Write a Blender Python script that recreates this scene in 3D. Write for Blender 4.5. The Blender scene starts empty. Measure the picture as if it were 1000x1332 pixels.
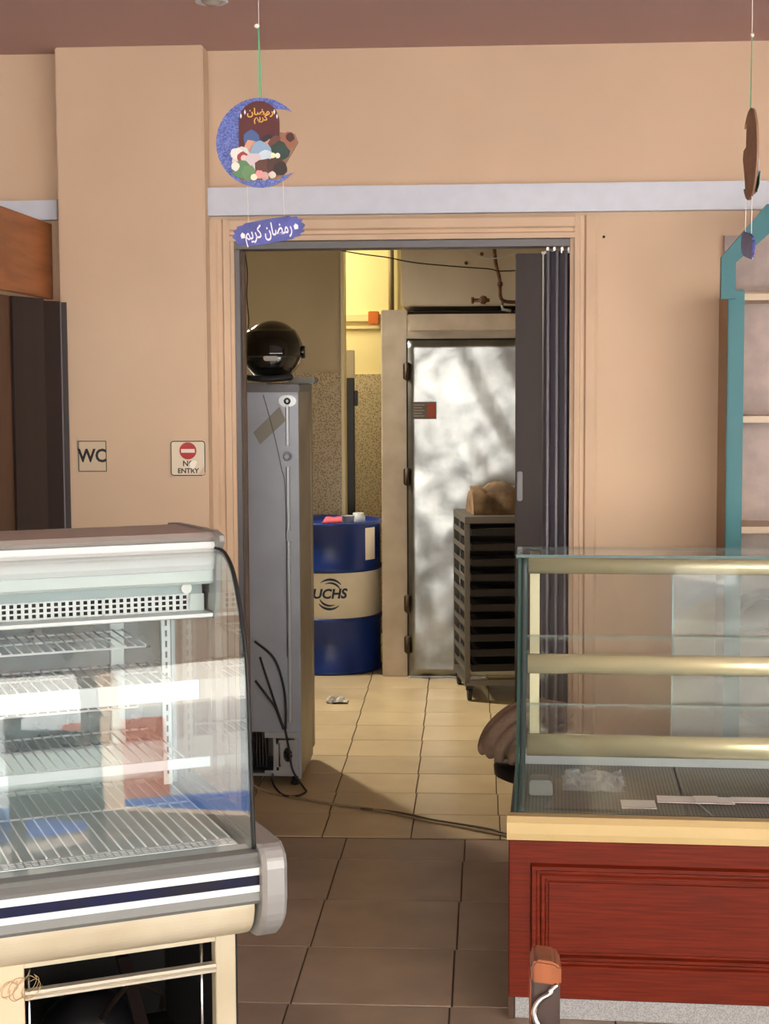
import bpy, bmesh, math, random
from mathutils import Vector, Matrix
R = math.radians
random.seed(7)
SC = bpy.context.scene
COL = SC.collection

# ------------------------------------------------------------------ camera, world, light, exposure
CAM_D, CAM_H = 5.205, 1.536
cam_data = bpy.data.cameras.new('camera')
cam_data.sensor_fit = 'VERTICAL'
cam_data.sensor_height = 36.0
cam_data.lens = 36.0 * 2050.0 / 1332.0
cam_data.clip_start = 0.05
cam = bpy.data.objects.new('camera', cam_data)
COL.objects.link(cam)
YAW, PITCH, ROLL = math.atan(132 / 2050), math.atan(169 / 2050), 0.005
fw = Vector((-math.sin(YAW) * math.cos(PITCH), math.cos(YAW) * math.cos(PITCH), -math.sin(PITCH)))
r0 = Vector((math.cos(YAW), math.sin(YAW), 0))
u0 = r0.cross(fw)
rt = r0 * math.cos(ROLL) - u0 * math.sin(ROLL)
up = u0 * math.cos(ROLL) + r0 * math.sin(ROLL)
cam.matrix_world = Matrix(((rt.x, up.x, -fw.x, 0), (rt.y, up.y, -fw.y, -CAM_D), (rt.z, up.z, -fw.z, CAM_H), (0, 0, 0, 1)))
SC.camera = cam

world = bpy.data.worlds.new('sky')
SC.world = world
world.use_nodes = True
wn = world.node_tree.nodes
wn.clear()
wo = wn.new('ShaderNodeOutputWorld')
wb = wn.new('ShaderNodeBackground')
ws = wn.new('ShaderNodeTexSky')
ws.sky_type = 'NISHITA'
ws.sun_disc = False
ws.sun_elevation = R(42)
ws.sun_rotation = R(20)
ws.air_density = 1.0
ws.dust_density = 3.0
world.node_tree.links.new(ws.outputs[0], wb.inputs[0])
wb.inputs[1].default_value = 0.26
world.node_tree.links.new(wb.outputs[0], wo.inputs[0])

sun_d = bpy.data.lights.new('sun', 'SUN')
sun_d.energy = 9.0
sun_d.angle = R(0.6)
sun_d.color = (1.0, 0.98, 0.95)
sun = bpy.data.objects.new('sun', sun_d)
COL.objects.link(sun)
sun.rotation_euler = (R(-48), 0, R(-25))       # from behind the shop: lights the street and the houses opposite


def area(name, loc, target, sx, sy, energy, color=(1, 1, 1), spread=180, portal=False):
    d = bpy.data.lights.new(name, 'AREA')
    d.shape = 'RECTANGLE'
    d.size, d.size_y = sx, sy
    d.energy = energy
    d.color = color
    d.spread = R(spread)
    if portal:
        d.cycles.is_portal = True
    o = bpy.data.objects.new(name, d)
    COL.objects.link(o)
    o.location = loc
    o.rotation_euler = (Vector(target) - Vector(loc)).to_track_quat('-Z', 'Y').to_euler()
    return o


area('shopfront_portal', (0.3, -7.6, 1.2), (0.3, 0, 1.2), 5.4, 2.4, 1, portal=True)
area('side_window_portal', (3.15, -4.6, 1.2), (0, -4.6, 1.2), 4.2, 2.4, 1, portal=True)

SC.view_settings.view_transform = 'Standard'
SC.view_settings.look = 'None'
SC.view_settings.gamma = 1.0
SC.view_settings.use_curve_mapping = False
SC.view_settings.exposure = 1.5
SC.cycles.max_bounces = 12
SC.cycles.transparent_max_bounces = 24
SC.cycles.sample_clamp_indirect = 6.0
SC.cycles.use_denoising = True


# ------------------------------------------------------------------ materials
def lin(c):
    if isinstance(c, str):
        c = tuple(int(c[i:i + 2], 16) for i in (0, 2, 4))
    out = []
    for v in c[:3]:
        v = v / 255.0
        out.append(v / 12.92 if v <= 0.04045 else ((v + 0.055) / 1.055) ** 2.4)
    return (*out, 1.0)


MATS = {}


def mat(name, col, rough=0.6, metal=0.0, var=0.0, scale=8.0, col2=None, bump=0.0, bscale=60.0, stretch=(1, 1, 1), spec=0.5, coat=0.0):
    if name in MATS:
        return MATS[name]
    m = bpy.data.materials.new(name)
    m.use_nodes = True
    nt = m.node_tree
    b = nt.nodes['Principled BSDF']
    b.inputs['Base Color'].default_value = lin(col)
    b.inputs['Roughness'].default_value = rough
    b.inputs['Metallic'].default_value = metal
    b.inputs['Specular IOR Level'].default_value = spec
    b.inputs['Coat Weight'].default_value = coat
    m.diffuse_color = lin(col)
    if var or col2 or bump:
        tc = nt.nodes.new('ShaderNodeTexCoord')
        mp = nt.nodes.new('ShaderNodeMapping')
        mp.inputs['Scale'].default_value = stretch
        nt.links.new(tc.outputs['Object'], mp.inputs['Vector'])
    if var or col2:
        n = nt.nodes.new('ShaderNodeTexNoise')
        n.inputs['Scale'].default_value = scale
        n.inputs['Detail'].default_value = 5
        nt.links.new(mp.outputs[0], n.inputs['Vector'])
        rmp = nt.nodes.new('ShaderNodeValToRGB')
        c = lin(col)
        a2 = lin(col2) if col2 else tuple(min(1, x * (1 - var)) for x in c[:3]) + (1,)
        rmp.color_ramp.elements[0].position = 0.35
        rmp.color_ramp.elements[1].position = 0.65
        rmp.color_ramp.elements[0].color = a2
        rmp.color_ramp.elements[1].color = tuple(min(1, x * (1 + var)) for x in c[:3]) + (1,)
        nt.links.new(n.outputs['Fac'], rmp.inputs[0])
        nt.links.new(rmp.outputs[0], b.inputs['Base Color'])
    if bump:
        n2 = nt.nodes.new('ShaderNodeTexNoise')
        n2.inputs['Scale'].default_value = bscale
        n2.inputs['Detail'].default_value = 4
        nt.links.new(mp.outputs[0], n2.inputs['Vector'])
        bp = nt.nodes.new('ShaderNodeBump')
        bp.inputs['Strength'].default_value = bump
        bp.inputs['Distance'].default_value = 0.01
        nt.links.new(n2.outputs['Fac'], bp.inputs['Height'])
        nt.links.new(bp.outputs[0], b.inputs['Normal'])
    MATS[name] = m
    return m


def glass(name, tint=(0.93, 0.97, 0.95), ior=1.5, haze=0.0, hazecol=(0.8, 0.85, 0.85), rough=0.0):
    """Clear sheet glass: transparent straight through, mirror by Fresnel, a mottled diffuse layer if haze."""
    m = bpy.data.materials.new(name)
    m.use_nodes = True
    nt = m.node_tree
    nt.nodes.clear()
    out = nt.nodes.new('ShaderNodeOutputMaterial')
    tr = nt.nodes.new('ShaderNodeBsdfTransparent')
    tr.inputs[0].default_value = (*tint, 1)
    gl = nt.nodes.new('ShaderNodeBsdfGlossy')
    gl.inputs['Roughness'].default_value = rough
    fr = nt.nodes.new('ShaderNodeFresnel')          # the node inverts the index on the far side of a face: undo that, the sheet does not bend light
    ge = nt.nodes.new('ShaderNodeNewGeometry')
    io = nt.nodes.new('ShaderNodeMapRange')
    io.inputs['To Min'].default_value = ior
    io.inputs['To Max'].default_value = 1.0 / ior
    nt.links.new(ge.outputs['Backfacing'], io.inputs[0])
    nt.links.new(io.outputs[0], fr.inputs[0])
    mx = nt.nodes.new('ShaderNodeMixShader')
    nt.links.new(fr.outputs[0], mx.inputs[0])
    nt.links.new(tr.outputs[0], mx.inputs[1])
    nt.links.new(gl.outputs[0], mx.inputs[2])
    last = mx
    if haze:
        df = nt.nodes.new('ShaderNodeBsdfDiffuse')
        df.inputs[0].default_value = (*hazecol, 1)
        tc = nt.nodes.new('ShaderNodeTexCoord')
        n = nt.nodes.new('ShaderNodeTexNoise')
        n.inputs['Scale'].default_value = 7
        n.inputs['Detail'].default_value = 6
        nt.links.new(tc.outputs['Object'], n.inputs['Vector'])
        mr = nt.nodes.new('ShaderNodeMapRange')
        mr.inputs['From Min'].default_value = 0.3
        mr.inputs['From Max'].default_value = 0.75
        mr.inputs['To Min'].default_value = haze * 0.6
        mr.inputs['To Max'].default_value = haze * 1.5
        nt.links.new(n.outputs['Fac'], mr.inputs[0])
        m2 = nt.nodes.new('ShaderNodeMixShader')
        nt.links.new(mr.outputs[0], m2.inputs[0])
        nt.links.new(mx.outputs[0], m2.inputs[1])
        nt.links.new(df.outputs[0], m2.inputs[2])
        last = m2
    nt.links.new(last.outputs[0], out.inputs[0])
    return m


def speckle(name, base, dots, scale=90.0, thresh=0.32, rough=0.5):
    """Terrazzo / granite: voronoi chips in a ground colour."""
    m = bpy.data.materials.new(name)
    m.use_nodes = True
    nt = m.node_tree
    b = nt.nodes['Principled BSDF']
    b.inputs['Roughness'].default_value = rough
    tc = nt.nodes.new('ShaderNodeTexCoord')
    v = nt.nodes.new('ShaderNodeTexVoronoi')
    v.inputs['Scale'].default_value = scale
    nt.links.new(tc.outputs['Object'], v.inputs['Vector'])
    rp = nt.nodes.new('ShaderNodeValToRGB')
    rp.color_ramp.elements[0].position = thresh
    rp.color_ramp.elements[0].color = lin(dots)
    rp.color_ramp.elements[1].position = thresh + 0.08
    rp.color_ramp.elements[1].color = lin(base)
    nt.links.new(v.outputs['Distance'], rp.inputs[0])
    nt.links.new(rp.outputs[0], b.inputs['Base Color'])
    return m


def tile_mat(name, col, col2, rough):
    """Glazed floor tile, each piece a little different in tone."""
    m = bpy.data.materials.new(name)
    m.use_nodes = True
    nt = m.node_tree
    b = nt.nodes['Principled BSDF']
    b.inputs['Roughness'].default_value = rough
    tc = nt.nodes.new('ShaderNodeTexCoord')
    oi = nt.nodes.new('ShaderNodeObjectInfo')
    n = nt.nodes.new('ShaderNodeTexNoise')
    n.noise_dimensions = '4D'
    n.inputs['Scale'].default_value = 5
    n.inputs['Detail'].default_value = 7
    ml = nt.nodes.new('ShaderNodeMath')
    ml.operation = 'MULTIPLY'
    ml.inputs[1].default_value = 40
    nt.links.new(oi.outputs['Random'], ml.inputs[0])
    nt.links.new(ml.outputs[0], n.inputs['W'])
    nt.links.new(tc.outputs['Object'], n.inputs['Vector'])
    rp = nt.nodes.new('ShaderNodeValToRGB')
    rp.color_ramp.elements[0].position = 0.3
    rp.color_ramp.elements[0].color = lin(col2)
    rp.color_ramp.elements[1].position = 0.72
    rp.color_ramp.elements[1].color = lin(col)
    nt.links.new(n.outputs['Fac'], rp.inputs[0])
    hv = nt.nodes.new('ShaderNodeHueSaturation')
    mr = nt.nodes.new('ShaderNodeMapRange')
    mr.inputs['To Min'].default_value = 0.93
    mr.inputs['To Max'].default_value = 1.07
    nt.links.new(oi.outputs['Random'], mr.inputs[0])
    nt.links.new(mr.outputs[0], hv.inputs['Value'])
    nt.links.new(rp.outputs[0], hv.inputs['Color'])
    nt.links.new(hv.outputs[0], b.inputs['Base Color'])
    return m


M_wall = mat('peach_paint', (208, 181, 154), 0.75, var=0.035, scale=2.2, bump=0.06, bscale=40)
M_trim = mat('peach_gloss', (204, 177, 150), 0.5, var=0.04, scale=5, spec=0.3)
M_ceil = mat('mauve_ceiling', (196, 164, 158), 0.8, var=0.03, scale=1.5)
M_kwall = mat('kitchen_dim_paint', (190, 178, 154), 0.8, var=0.06, scale=3)  # toned down so the partition's shade sits in the colour
M_kcream = mat('kitchen_lit_paint', (238, 226, 178), 0.7, var=0.03, scale=3)  # paler yellowish base puts the lit strip's brightness into the colour
M_kceil = mat('kitchen_ceiling_paint', (205, 198, 180), 0.8)
M_rail = mat('rail_white', (202, 208, 222), 0.35, var=0.03, scale=20, spec=0.4)
M_terr = speckle('terrazzo', (192, 180, 154), (140, 124, 98), 100, 0.36)
M_gran = speckle('granite', (162, 162, 162), (136, 136, 138), 260, 0.42, 0.4)
M_grout = mat('grout', (92, 76, 58), 0.9)
M_tile = tile_mat('floor_tile_front', (170, 151, 132), (146, 128, 111), 0.36)
M_ktile = tile_mat('floor_tile_kitchen', (212, 192, 156), (190, 170, 134), 0.3)
M_dkmetal = mat('dark_grey_metal', (92, 90, 92), 0.4, 0.3)
M_accord = mat('dark_brown_vinyl', (50, 41, 40), 0.45, var=0.06, scale=3, stretch=(8, 8, 0.4), spec=0.2)
M_accordg = mat('grey_brown_vinyl', (120, 116, 126), 0.5, var=0.05, scale=3, stretch=(8, 8, 0.4))
M_wood = mat('orange_wood', (168, 106, 62), 0.45, col2=(142, 84, 46), var=0.05, scale=3, stretch=(1, 1, 9))
M_dkwood = mat('dark_wood', (84, 50, 28), 0.5, col2=(60, 36, 20), var=0.05, scale=4, stretch=(6, 6, 0.6))
M_black = mat('black_plastic', (20, 20, 22), 0.3)
M_blackm = mat('black_matt', (16, 15, 15), 0.7)
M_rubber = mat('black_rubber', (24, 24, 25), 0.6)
M_steel = mat('brushed_steel', (176, 178, 182), 0.35, 0.85, var=0.05, scale=20)
M_chrome = mat('chrome', (215, 215, 215), 0.15, 1.0)
M_white = mat('white_enamel', (220, 226, 228), 0.35)
M_shadewhite = mat('white_plastic', (196, 206, 210), 0.4)
M_palegrn = mat('pale_blue_grey_plastic', (196, 208, 208), 0.4)
M_grey = mat('grey_rail', (122, 124, 122), 0.4, 0.1)
M_bluest = mat('navy_stripe', (12, 20, 58), 0.35, var=0.2, scale=6, col2=(30, 28, 40), spec=0.25)
M_cream = mat('cream_enamel', (206, 196, 172), 0.42, col2=(190, 178, 150), var=0.03, scale=4)
M_gold = mat('champagne_anodised', (226, 221, 182), 0.27, 0.5, var=0.03, scale=10, stretch=(0.3, 4, 4))
M_goldflat = mat('gold_ledge', (196, 172, 122), 0.42, 0.1, var=0.03, scale=8)
M_red = mat('red_stained_wood', (108, 32, 11), 0.42, col2=(88, 24, 8), spec=0.2, var=0.06, scale=5, stretch=(1.5, 12, 34), bump=0.03, bscale=30)
M_edge = mat('green_glass_edge', (52, 84, 78), 0.15)
M_teal = mat('teal_paint', (28, 108, 118), 0.45, var=0.05, scale=6)
M_shelfback = mat('lilac_laminate', (176, 160, 154), 0.6, col2=(160, 146, 142), var=0.04, scale=14)
M_shelfside = mat('tan_laminate', (168, 140, 112), 0.6)
M_shelf = mat('shelf_edge_cream', (202, 184, 160), 0.5)
G_case = glass('case_glass', (0.97, 0.988, 0.984))
G_disp = glass('display_glass', (0.98, 0.99, 0.986), haze=0.01)
G_slide = glass('sliding_glass', (0.86, 0.9, 0.89), haze=0.13, hazecol=(0.72, 0.76, 0.74))
G_visor = mat('visor', (14, 14, 13), 0.08, coat=0.6)


# ------------------------------------------------------------------ helpers
class B:
    """A bmesh collector; build() links it as one mesh object."""

    def __init__(self):
        self.bm = bmesh.new()

    def box(self, x0, x1, y0, y1, z0, z1, mi=0):
        vs = [self.bm.verts.new(p) for p in ((x0, y0, z0), (x1, y0, z0), (x1, y1, z0), (x0, y1, z0), (x0, y0, z1), (x1, y0, z1), (x1, y1, z1), (x0, y1, z1))]
        for f in ((3, 2, 1, 0), (4, 5, 6, 7), (0, 1, 5, 4), (1, 2, 6, 5), (2, 3, 7, 6), (3, 0, 4, 7)):
            fc = self.bm.faces.new([vs[i] for i in f])
            fc.material_index = mi
        return self

    def hexa(self, pts, mi=0):
        vs = [self.bm.verts.new(p) for p in pts]
        for f in ((3, 2, 1, 0), (4, 5, 6, 7), (0, 1, 5, 4), (1, 2, 6, 5), (2, 3, 7, 6), (3, 0, 4, 7)):
            self.bm.faces.new([vs[i] for i in f]).material_index = mi
        return self

    def prism(self, prof, a, b, axis='x', mi=0, cap_mi=None, smooth=False):
        """Extrude a closed 2-D outline: along x it is (y,z), along y it is (x,z), along z it is (x,y)."""
        def P(p, t):
            return {'x': (t, p[0], p[1]), 'y': (p[0], t, p[1]), 'z': (p[0], p[1], t)}[axis]
        v0 = [self.bm.verts.new(P(p, a)) for p in prof]
        v1 = [self.bm.verts.new(P(p, b)) for p in prof]
        n = len(prof)
        for i in range(n):
            f = self.bm.faces.new((v0[i], v0[(i + 1) % n], v1[(i + 1) % n], v1[i]))
            f.material_index = mi
            f.smooth = smooth
        for vv in (v0[::-1], v1):
            f = self.bm.faces.new(vv)
            f.material_index = mi if cap_mi is None else cap_mi
        return self

    def tube(self, pts, r, n=8, smooth=True, mi=0):
        pts = [Vector(p) for p in pts]
        rs = r if isinstance(r, (list, tuple)) else [r] * len(pts)
        rings = []
        prev = None
        for i, p in enumerate(pts):
            t = (pts[min(i + 1, len(pts) - 1)] - pts[max(i - 1, 0)]).normalized()
            if prev is None:
                a = Vector((0, 0, 1)) if abs(t.z) < 0.9 else Vector((1, 0, 0))
                nrm = t.cross(a).normalized()
            else:
                nrm = (prev - t * prev.dot(t)).normalized()
            prev = nrm
            bn = t.cross(nrm)
            rings.append([self.bm.verts.new(p + (nrm * math.cos(2 * math.pi * k / n) + bn * math.sin(2 * math.pi * k / n)) * rs[i]) for k in range(n)])
        for i in range(len(rings) - 1):
            for k in range(n):
                f = self.bm.faces.new((rings[i][k], rings[i][(k + 1) % n], rings[i + 1][(k + 1) % n], rings[i + 1][k]))
                f.smooth = smooth
                f.material_index = mi
        self.bm.faces.new(rings[0][::-1]).material_index = mi
        self.bm.faces.new(rings[-1]).material_index = mi
        return self

    def lathe(self, prof, n=32, c=(0, 0, 0), axis='z', mi=0, smooth=True, caps=True):
        """prof: (radius, along) pairs."""
        rings = []
        for rr, h in prof:
            ring = []
            for k in range(n):
                a = 2 * math.pi * k / n
                p = (rr * math.cos(a), rr * math.sin(a), h)
                if axis == 'y':
                    p = (rr * math.cos(a), h, rr * math.sin(a))
                if axis == 'x':
                    p = (h, rr * math.cos(a), rr * math.sin(a))
                ring.append(self.bm.verts.new((p[0] + c[0], p[1] + c[1], p[2] + c[2])))
            rings.append(ring)
        for i in range(len(rings) - 1):
            for k in range(n):
                f = self.bm.faces.new((rings[i][k], rings[i][(k + 1) % n], rings[i + 1][(k + 1) % n], rings[i + 1][k]))
                f.smooth = smooth
                f.material_index = mi
        if caps:
            self.bm.faces.new(rings[0][::-1]).material_index = mi
            self.bm.faces.new(rings[-1]).material_index = mi
        return self

    def sheet(self, grid, thick=0.0, smooth=True, mi=0):
        """grid[i][j] of points -> a surface."""
        vs = [[self.bm.verts.new(p) for p in row] for row in grid]
        for i in range(len(vs) - 1):
            for j in range(len(vs[0]) - 1):
                f = self.bm.faces.new((vs[i][j], vs[i + 1][j], vs[i + 1][j + 1], vs[i][j + 1]))
                f.smooth = smooth
                f.material_index = mi
        return self

    def ball(self, c, rx, ry=None, rz=None, u=16, v=10, mi=0):
        ry = ry or rx
        rz = rz or rx
        res = bmesh.ops.create_uvsphere(self.bm, u_segments=u, v_segments=v, radius=1.0)
        for vt in res['verts']:
            vt.co = Vector((vt.co.x * rx + c[0], vt.co.y * ry + c[1], vt.co.z * rz + c[2]))
        for f in {f for vt in res['verts'] for f in vt.link_faces}:
            f.smooth = True
            f.material_index = mi
        return self

    def bevel(self, w, seg=2):
        bmesh.ops.bevel(self.bm, geom=self.bm.edges[:], offset=w, segments=seg, affect='EDGES', clamp_overlap=True)
        return self

    def build(self, name, m, parent=None, label=None, kind=None, fix=True):
        if fix:
            bmesh.ops.recalc_face_normals(self.bm, faces=self.bm.faces[:])
        me = bpy.data.meshes.new(name)
        self.bm.to_mesh(me)
        self.bm.free()
        for x in (m if isinstance(m, (list, tuple)) else [m]):
            me.materials.append(x)
        return link(name, me, parent, label, kind)


def link(name, me, parent=None, label=None, kind=None):
    o = bpy.data.objects.new(name, me)
    COL.objects.link(o)
    if parent is not None:
        o.parent = parent
    if label:
        o['label'] = label
    if kind:
        o['kind'] = kind
    return o


def thing(name, label, cat, loc=(0, 0, 0), rz=0.0, group=None):
    o = bpy.data.objects.new(name, None)
    COL.objects.link(o)
    o.empty_display_size = 0.1
    o.location = loc
    o.rotation_euler = (0, 0, rz)
    return tag(o, label, cat, group)


def tag(o, label, cat, group=None):
    o['label'] = label
    o['category'] = cat
    if group:
        o['group'] = group
    return o


def struct(o, label=None):
    o['kind'] = 'structure'
    if label:
        o['label'] = label
    return o


def copy_tree(o, parent=None):
    c = o.copy()
    COL.objects.link(c)
    if parent is not None:
        c.parent = parent
    for ch in list(o.children):
        copy_tree(ch, c)
    return c


def solidify(o, t, offset=0.0, mat_rim=None):
    md = o.modifiers.new('thickness', 'SOLIDIFY')
    md.thickness = t
    md.offset = offset
    if mat_rim is not None:
        md.material_offset_rim = mat_rim
    return o


def subsurf(o, n=1):
    md = o.modifiers.new('smooth', 'SUBSURF')
    md.levels = md.render_levels = n
    return o


def text(name, s, size, m, parent, loc, rot=(R(90), 0, 0), extrude=0.0006, bold=0.0, xs=1.0, bend=None, shear=0.0, kind=None):
    cu = bpy.data.curves.new(name, 'FONT')
    cu.body = s
    cu.size = size
    cu.align_x = 'CENTER'
    cu.align_y = 'CENTER'
    cu.extrude = extrude
    cu.offset = bold
    cu.shear = shear
    cu.resolution_u = 3
    tmp = bpy.data.objects.new(name, cu)
    COL.objects.link(tmp)
    bpy.context.view_layer.update()
    me = bpy.data.meshes.new_from_object(tmp)
    bpy.data.objects.remove(tmp)
    bpy.data.curves.remove(cu)
    me.name = name
    for v in me.vertices:
        v.co.x *= xs
    if bend:                                       # wrap round a vertical cylinder of this radius
        for v in me.vertices:
            a = v.co.x / bend
            rr = bend + v.co.z
            v.co = Vector((rr * math.sin(a), v.co.y, rr * math.cos(a) - bend))
    me.materials.clear()
    me.materials.append(m)
    o = link(name, me, parent)
    o.location = loc
    o.rotation_euler = rot
    return o


def catmull(pts, n=8):
    pts = [Vector(p) for p in pts]
    out = []
    for i in range(len(pts) - 1):
        p0, p1, p2, p3 = pts[max(i - 1, 0)], pts[i], pts[i + 1], pts[min(i + 2, len(pts) - 1)]
        for k in range(n):
            t = k / n
            out.append(0.5 * ((2 * p1) + (p2 - p0) * t + (2 * p0 - 5 * p1 + 4 * p2 - p3) * t * t + (3 * p1 - p0 - 3 * p2 + p3) * t ** 3))
    out.append(pts[-1])
    return out


CEIL = 2.616

# ------------------------------------------------------------------ the setting: floor with its tiles
floor = struct(B().box(-2.6, 3.2, -7.5, 0.0, -0.14, -0.004).box(-1.75, 1.35, 0.0, 4.6, -0.14, -0.004).build('floor', M_grout),
               'brown tiled shop floor running through the opening into a paler tiled kitchen floor')


def tile_mesh(w, d, m):
    g = 0.0022
    b = B().box(-w / 2 + g, w / 2 - g, -d / 2 + g, d / 2 - g, -0.02, 0.0).bevel(0.0012, 1)
    bmesh.ops.recalc_face_normals(b.bm, faces=b.bm.faces[:])
    me = bpy.data.meshes.new('tile')
    b.bm.to_mesh(me)
    b.bm.free()
    me.materials.append(m)
    return me


T = 0.395
me_full, me_part = tile_mesh(0.40, T, M_tile), tile_mesh(0.40, 0.240, M_tile)
ROT = R(0.75)
rest = B()
for i in range(-6, 9):
    xc = -0.467 + 0.40 * (i + 0.5)
    for j in range(0, 19):
        yc = -0.124 if j == 0 else -0.244 - T * (j - 0.5)
        me = me_part if j == 0 else me_full
        x = xc - math.tan(-ROT) * yc * 1.0
        if x - 0.2 < -2.62 or x + 0.2 > 3.22 or yc < -7.3:
            continue
        if x > 1.7 or yc < -3.9:
            h = 0.1175 if j == 0 else T / 2 - 0.0022
            rest.box(x - 0.1978, x + 0.1978, yc - h, yc + h, -0.02, 0)
            continue
        o = link('tile', me, floor)
        o.location = (x, yc, random.uniform(-0.0004, 0.0004))
        o.rotation_euler = (0, 0, 0)
rest.build('tile', M_tile, floor, kind='stuff')
me_k = tile_mesh(0.302, 0.29, M_ktile)
for i in range(-4, 7):
    for j in range(0, 15):
        xc, yc = -0.552 + 0.302 * (i + 0.5), 0.012 + 0.29 * (j + 0.5)
        x = xc - 0.0148 * yc
        if x - 0.15 < -1.78 or x + 0.15 > 1.38 or yc > 4.45:
            continue
        o = link('tile', me_k, floor)
        o.location = (x, yc, random.uniform(-0.0004, 0.0004))

struct(B().box(-2.7, 3.3, -7.6, 0.12, CEIL, CEIL + 0.12).build('ceiling', M_ceil), 'flat mauve brown shop ceiling')
struct(B().box(-1.85, 1.45, 0.12, 4.7, CEIL, CEIL + 0.12).build('ceiling', M_kceil), 'off white kitchen ceiling behind the opening')
OX0, OX1, OZ = -0.84, 0.288, 2.0
struct(B().box(-2.7, OX0, 0, 0.12, -0.1, CEIL).box(OX1, 3.3, 0, 0.12, -0.1, CEIL).box(OX0, OX1, 0, 0.12, OZ, CEIL).build('wall_back', M_wall),
       'peach painted wall with the wide opening into the kitchen')
struct(B().box(-1.387, -0.905, -0.10, 0.0, 0, CEIL).bevel(0.004).build('pillar', M_wall), 'peach wall pillar that carries the WC and no entry signs')
struct(B().box(-2.75, -2.6, -7.6, 0, -0.1, CEIL).build('wall_left', M_wall))
struct(B().box(3.2, 3.35, -2.4, 0, -0.1, CEIL).box(3.2, 3.35, -7.5, -2.4, -0.1, 0.1).box(3.2, 3.35, -7.5, -2.4, 2.4, CEIL)
       .box(3.2, 3.35, -7.5, -7.42, 0.1, 2.4).box(3.2, 3.35, -4.9, -4.8, 0.1, 2.4).build('wall_right', M_wall))
struct(B().box(-2.7, -2.4, -7.6, -7.5, -0.1, CEIL).box(3.2, 3.3, -7.6, -7.5, -0.1, CEIL).box(-2.4, 3.2, -7.6, -7.5, 2.4, CEIL).build('wall_front', M_wall))

# opening: casing, jamb, dark track and threshold
casing = struct(B().box(-0.842, -0.828, 0.0, 0.16, 0, 2.0).box(OX1 - 0.014, OX1, 0.0, 0.16, 0, 2.0).build('door_1', M_trim),
                'peach moulded door casing around the kitchen opening')


def casing_profile(w):
    return [(0, 0), (0, -0.016), (w * 0.22, -0.018), (w * 0.28, -0.011), (w * 0.42, -0.011), (w * 0.5, -0.02), (w * 0.88, -0.022), (w, -0.016), (w, 0)]


pr = casing_profile(0.094)
B().prism([(OX0 - x, y) for x, y in pr], 0, 2.07, 'z').build('casing', M_trim, casing)
pr2 = casing_profile(0.074)
B().prism([(OX1 + x, y) for x, y in pr2], 0, 2.07, 'z').build('casing', M_trim, casing)
B().prism([(y, 2.0 + x) for x, y in pr2], OX0, OX1, 'x').build('casing', M_trim, casing)
B().box(OX0 + 0.002, OX0 + 0.030, 0.012, 0.05, 0, 1.98).box(OX0 + 0.002, OX0 + 0.012, 0.05, 0.13, 0, 1.98).bevel(0.002, 1).build('strike_channel', M_dkmetal, casing, 'dark grey metal closing channel')
B().box(OX0 + 0.002, OX0 + 0.026, 0.125, 0.16, 0, 1.98).build('inner_jamb', mat('worn_brown_jamb', (112, 92, 80), 0.7, var=0.15, scale=14), casing, 'worn brown inner jamb')
B().box(OX0, OX1, 0.01, 0.09, 1.974, 2.0).bevel(0.002, 1).build('sliding_track', M_dkmetal, casing, 'dark grey metal sliding track')

# metal rails on the wall
rail = tag(B().box(-0.934, 1.55, -0.045, 0, 2.081, 2.171).bevel(0.004).build('wall_rail', M_rail), 'long pale grey rail across the wall above the kitchen opening', 'rail')
rail2 = tag(B().box(-2.55, -1.402, -0.045, 0, 2.074, 2.137).bevel(0.004).build('wall_rail', M_rail), 'short pale grey rail left of the pillar above the wooden header', 'rail')
B().box(-1.4022, -1.400, -0.047, 0, 2.07, 2.139).build('end_cap', M_blackm, rail2, 'black end cap')
struct(B().prism([(-1.43, 0), (-1.43, -0.02), (-1.418, -0.026), (-1.408, -0.018), (-1.389, -0.024), (-1.389, 0)], 0, 2.07, 'z').build('trim_1', M_trim), 'narrow peach trim at the pillar side of the WC corridor')
tag(B().lathe([(0.0045, 0), (0.0045, -0.004), (0.002, -0.006)], 10, (0.382, -0.0005, 2.002), 'y').build('screw', M_blackm), 'small dark screw in the peach wall right of the door casing', 'screw')

# WC corridor: wood header and folded accordion door beneath it
wc = thing('accordion_door', 'folded dark brown accordion door under an orange wooden header by the pillar', 'door', (-1.43, -0.05, 0))
B().box(-0.02, 0.0, -1.6, 0.03, 1.815, 2.062).bevel(0.002, 1).build('header_board', M_wood, wc, 'orange brown wooden header board')
B().box(-0.06, -0.02, -1.6, 0.03, 1.83, 2.05).build('header_core', M_dkwood, wc)
seq = [(0.005, -0.46), (0.055, -0.30), (0.005, -0.215), (0.060, -0.120), (0.012, -0.085), (0.068, -0.062)]
for i in range(len(seq) - 1):
    (x0, y0), (x1, y1) = seq[i], seq[i + 1]
    d = Vector((x1 - x0, y1 - y0, 0)).normalized()
    n = Vector((-d.y, d.x, 0)) * 0.005
    p = [(x0 - n.x, y0 - n.y), (x1 - n.x, y1 - n.y), (x1 + n.x, y1 + n.y), (x0 + n.x, y0 + n.y)]
    B().hexa([(q[0], q[1], 0.012) for q in p] + [(q[0], q[1], 1.80) for q in p]).build('fold_panel', M_accord, wc)
B().tube([(0.060, -0.120, 0.012), (0.060, -0.120, 1.80)], 0.006).build('fold_hinge', M_accordg, wc)  # paler grey puts the fold's highlight line into its colour
B().box(-0.05, 0.003, -1.6, -0.465, 0.0, 1.80).build('wood_leaf', M_dkwood, wc, 'dark brown wooden leaf')

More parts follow.
